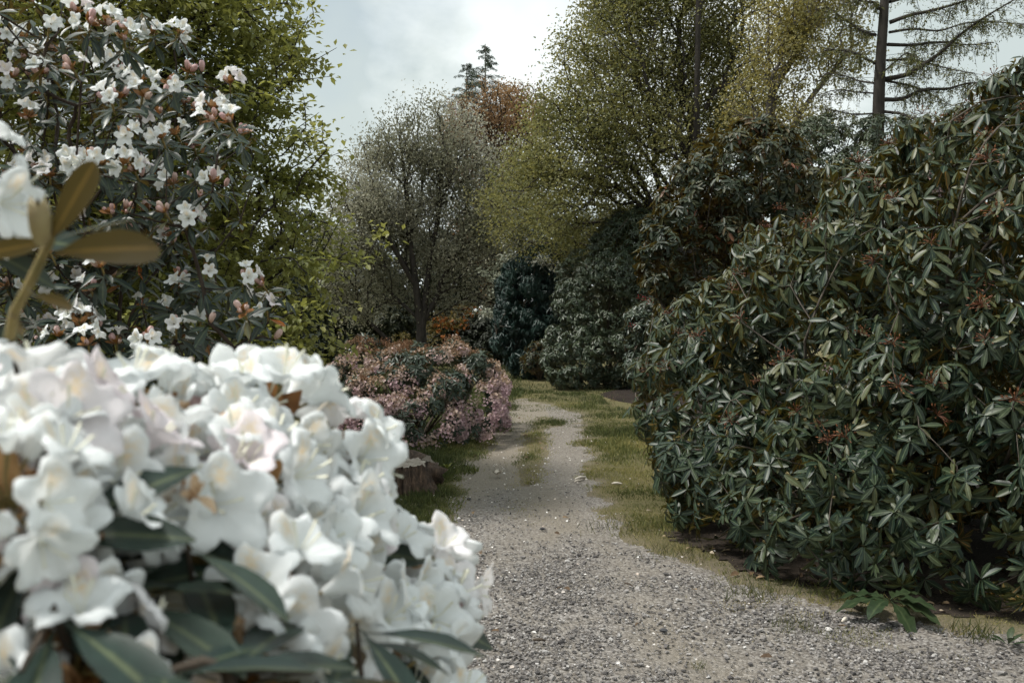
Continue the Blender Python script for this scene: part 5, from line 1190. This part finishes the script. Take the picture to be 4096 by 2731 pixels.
rock('pale stone on the soil in front of the big bush', 3325, 2525, .020, M_pst, 4)
rock('white stone at the shaded right edge of the gravel', 2685, 2318, .012, M_pst, 5)
# crumpled pale leaf
c = G(1990, 1912); c[2] = gz(c[0], c[1]) + .01; root = thing('fallen_flower', c, 'crumpled pale fallen bloom on the left wheel track', 'fallen flower')
for j in range(4):
    lv, lf, rb_ = leaf_shape(4, .3, .6, -.5, .5, 0, .25); az = j * 1.7; Rm = frames(np.array([[math.cos(az), math.sin(az), .25]]), np.array([[0, 0, 1.]]))[0]
    link('petal', mesh_np('petal', lv @ Rm.T * .07, lf, M_pale, True), root)

# leafy weeds
M_weed = leafmat('weed_leaf', [(0, (.10, .12, .02)), (1, (.22, .22, .04))], None, .5, .35, .35)
M_dock = leafmat('dock_leaf', [(0, (.018, .034, .013)), (1, (.034, .052, .02))], None, .45, .4, .2, rib=(.05, .07, .03))
def rosette(name, label, c, nleaf, ln, tmpl, mat, el, seed, partname='leaf'):
    r_ = np.random.default_rng(seed); root = thing(name, c, label, 'plant'); me = mesh_np('leaf', tmpl[0], tmpl[1], mat, True, {'rib': tmpl[2]})
    for j in range(nleaf):
        az = j * 2.4 + r_.uniform(-.3, .3); e = math.radians(r_.uniform(*el)); d = np.array([math.cos(az) * math.cos(e), math.sin(az) * math.cos(e), math.sin(e)]); nv = np.array([-math.cos(az) * math.sin(e), -math.sin(az) * math.sin(e), math.cos(e)])
        o = link('leaf', me, root); place(o, frames(d[None], nv[None])[0], d * .01, r_.uniform(*ln)); o['rnd'] = float(r_.uniform(0, 1))
WT = leaf_shape(4, .17, .3, .25, .5, .15); DT = leaf_shape(8, .20, .25, .45, .5, .15, .22)
def gg(px, py): c = G(px, py); c[2] = gz(c[0], c[1]); return c
rosette('weed', 'yellow green broad leaved weed beside the stump', gg(1742, 1895), 7, (.08, .14), WT, M_weed, (25, 65), 1)
rosette('weed', 'second yellow green weed a little right of the stump', gg(1788, 1885), 5, (.07, .12), WT, M_weed, (30, 70), 2)
rosette('dock_plant', 'dock plant with wavy drooping leaves at the foot of the big bush', gg(3570, 2475) + np.array([0, 0, .10]), 11, (.20, .30), DT, M_dock, (-15, 25), 3)
rosette('weed', 'small leafy weed at the right edge of the picture', gg(4050, 2590), 6, (.07, .11), WT, M_dock, (15, 50), 5)
GB = (blade[0] * np.array([.35, 1, 1]), blade[1], blade[2]); M_tuft = leafmat('tuft_blade', [(0, (.04, .055, .018)), (.6, (.09, .10, .03)), (1, (.24, .2, .08))], None, .55, .3, .3)
def tuftplant(label, px, py, n, ln, wid):
    c = gg(px, py); root = thing('grass_tuft', c, label, 'grass tuft', 'grass tufts along the shaded edge'); d = unit(np.column_stack([rng.normal(0, .5, (n, 2)), np.ones(n)])); az = rng.uniform(0, 6.28, n)
    pos = c + np.column_stack([rng.normal(0, wid, (n, 2)), np.zeros(n)]); scatter('blades', GB, pos, frames(d, np.column_stack([np.cos(az), np.sin(az), np.zeros(n)])), rng.uniform(*ln, n), M_tuft, root, c, rng.uniform(0, 1, n), True, 'stuff')
tuftplant('long grass tuft under the overhanging leaves of the big bush', 3040, 2385, 260, (.04, .085), .11)
tuftplant('loose grass tuft near the weed at the right edge', 3900, 2550, 130, (.05, .10), .07)
tuftplant('yellowish grass tuft on the bank where the bush begins', 2720, 2215, 320, (.03, .07), .13)
tuftplant('dark green grass clump on the lawn below the bush', 2560, 2120, 420, (.04, .08), .18)
tuftplant('pale dry tuft on the gravel below the dock plant', 3190, 2520, 150, (.03, .06), .07)
tuftplant('small green tuft on the near gravel', 2800, 2690, 70, (.02, .045), .03)

emit_leafsets()
print('triangles', sum(sum(max(0, len(p.vertices) - 2) for p in m.polygons) if len(m.polygons) < 50 else len(m.loops) - 2 * len(m.polygons) for m in bpy.data.meshes))
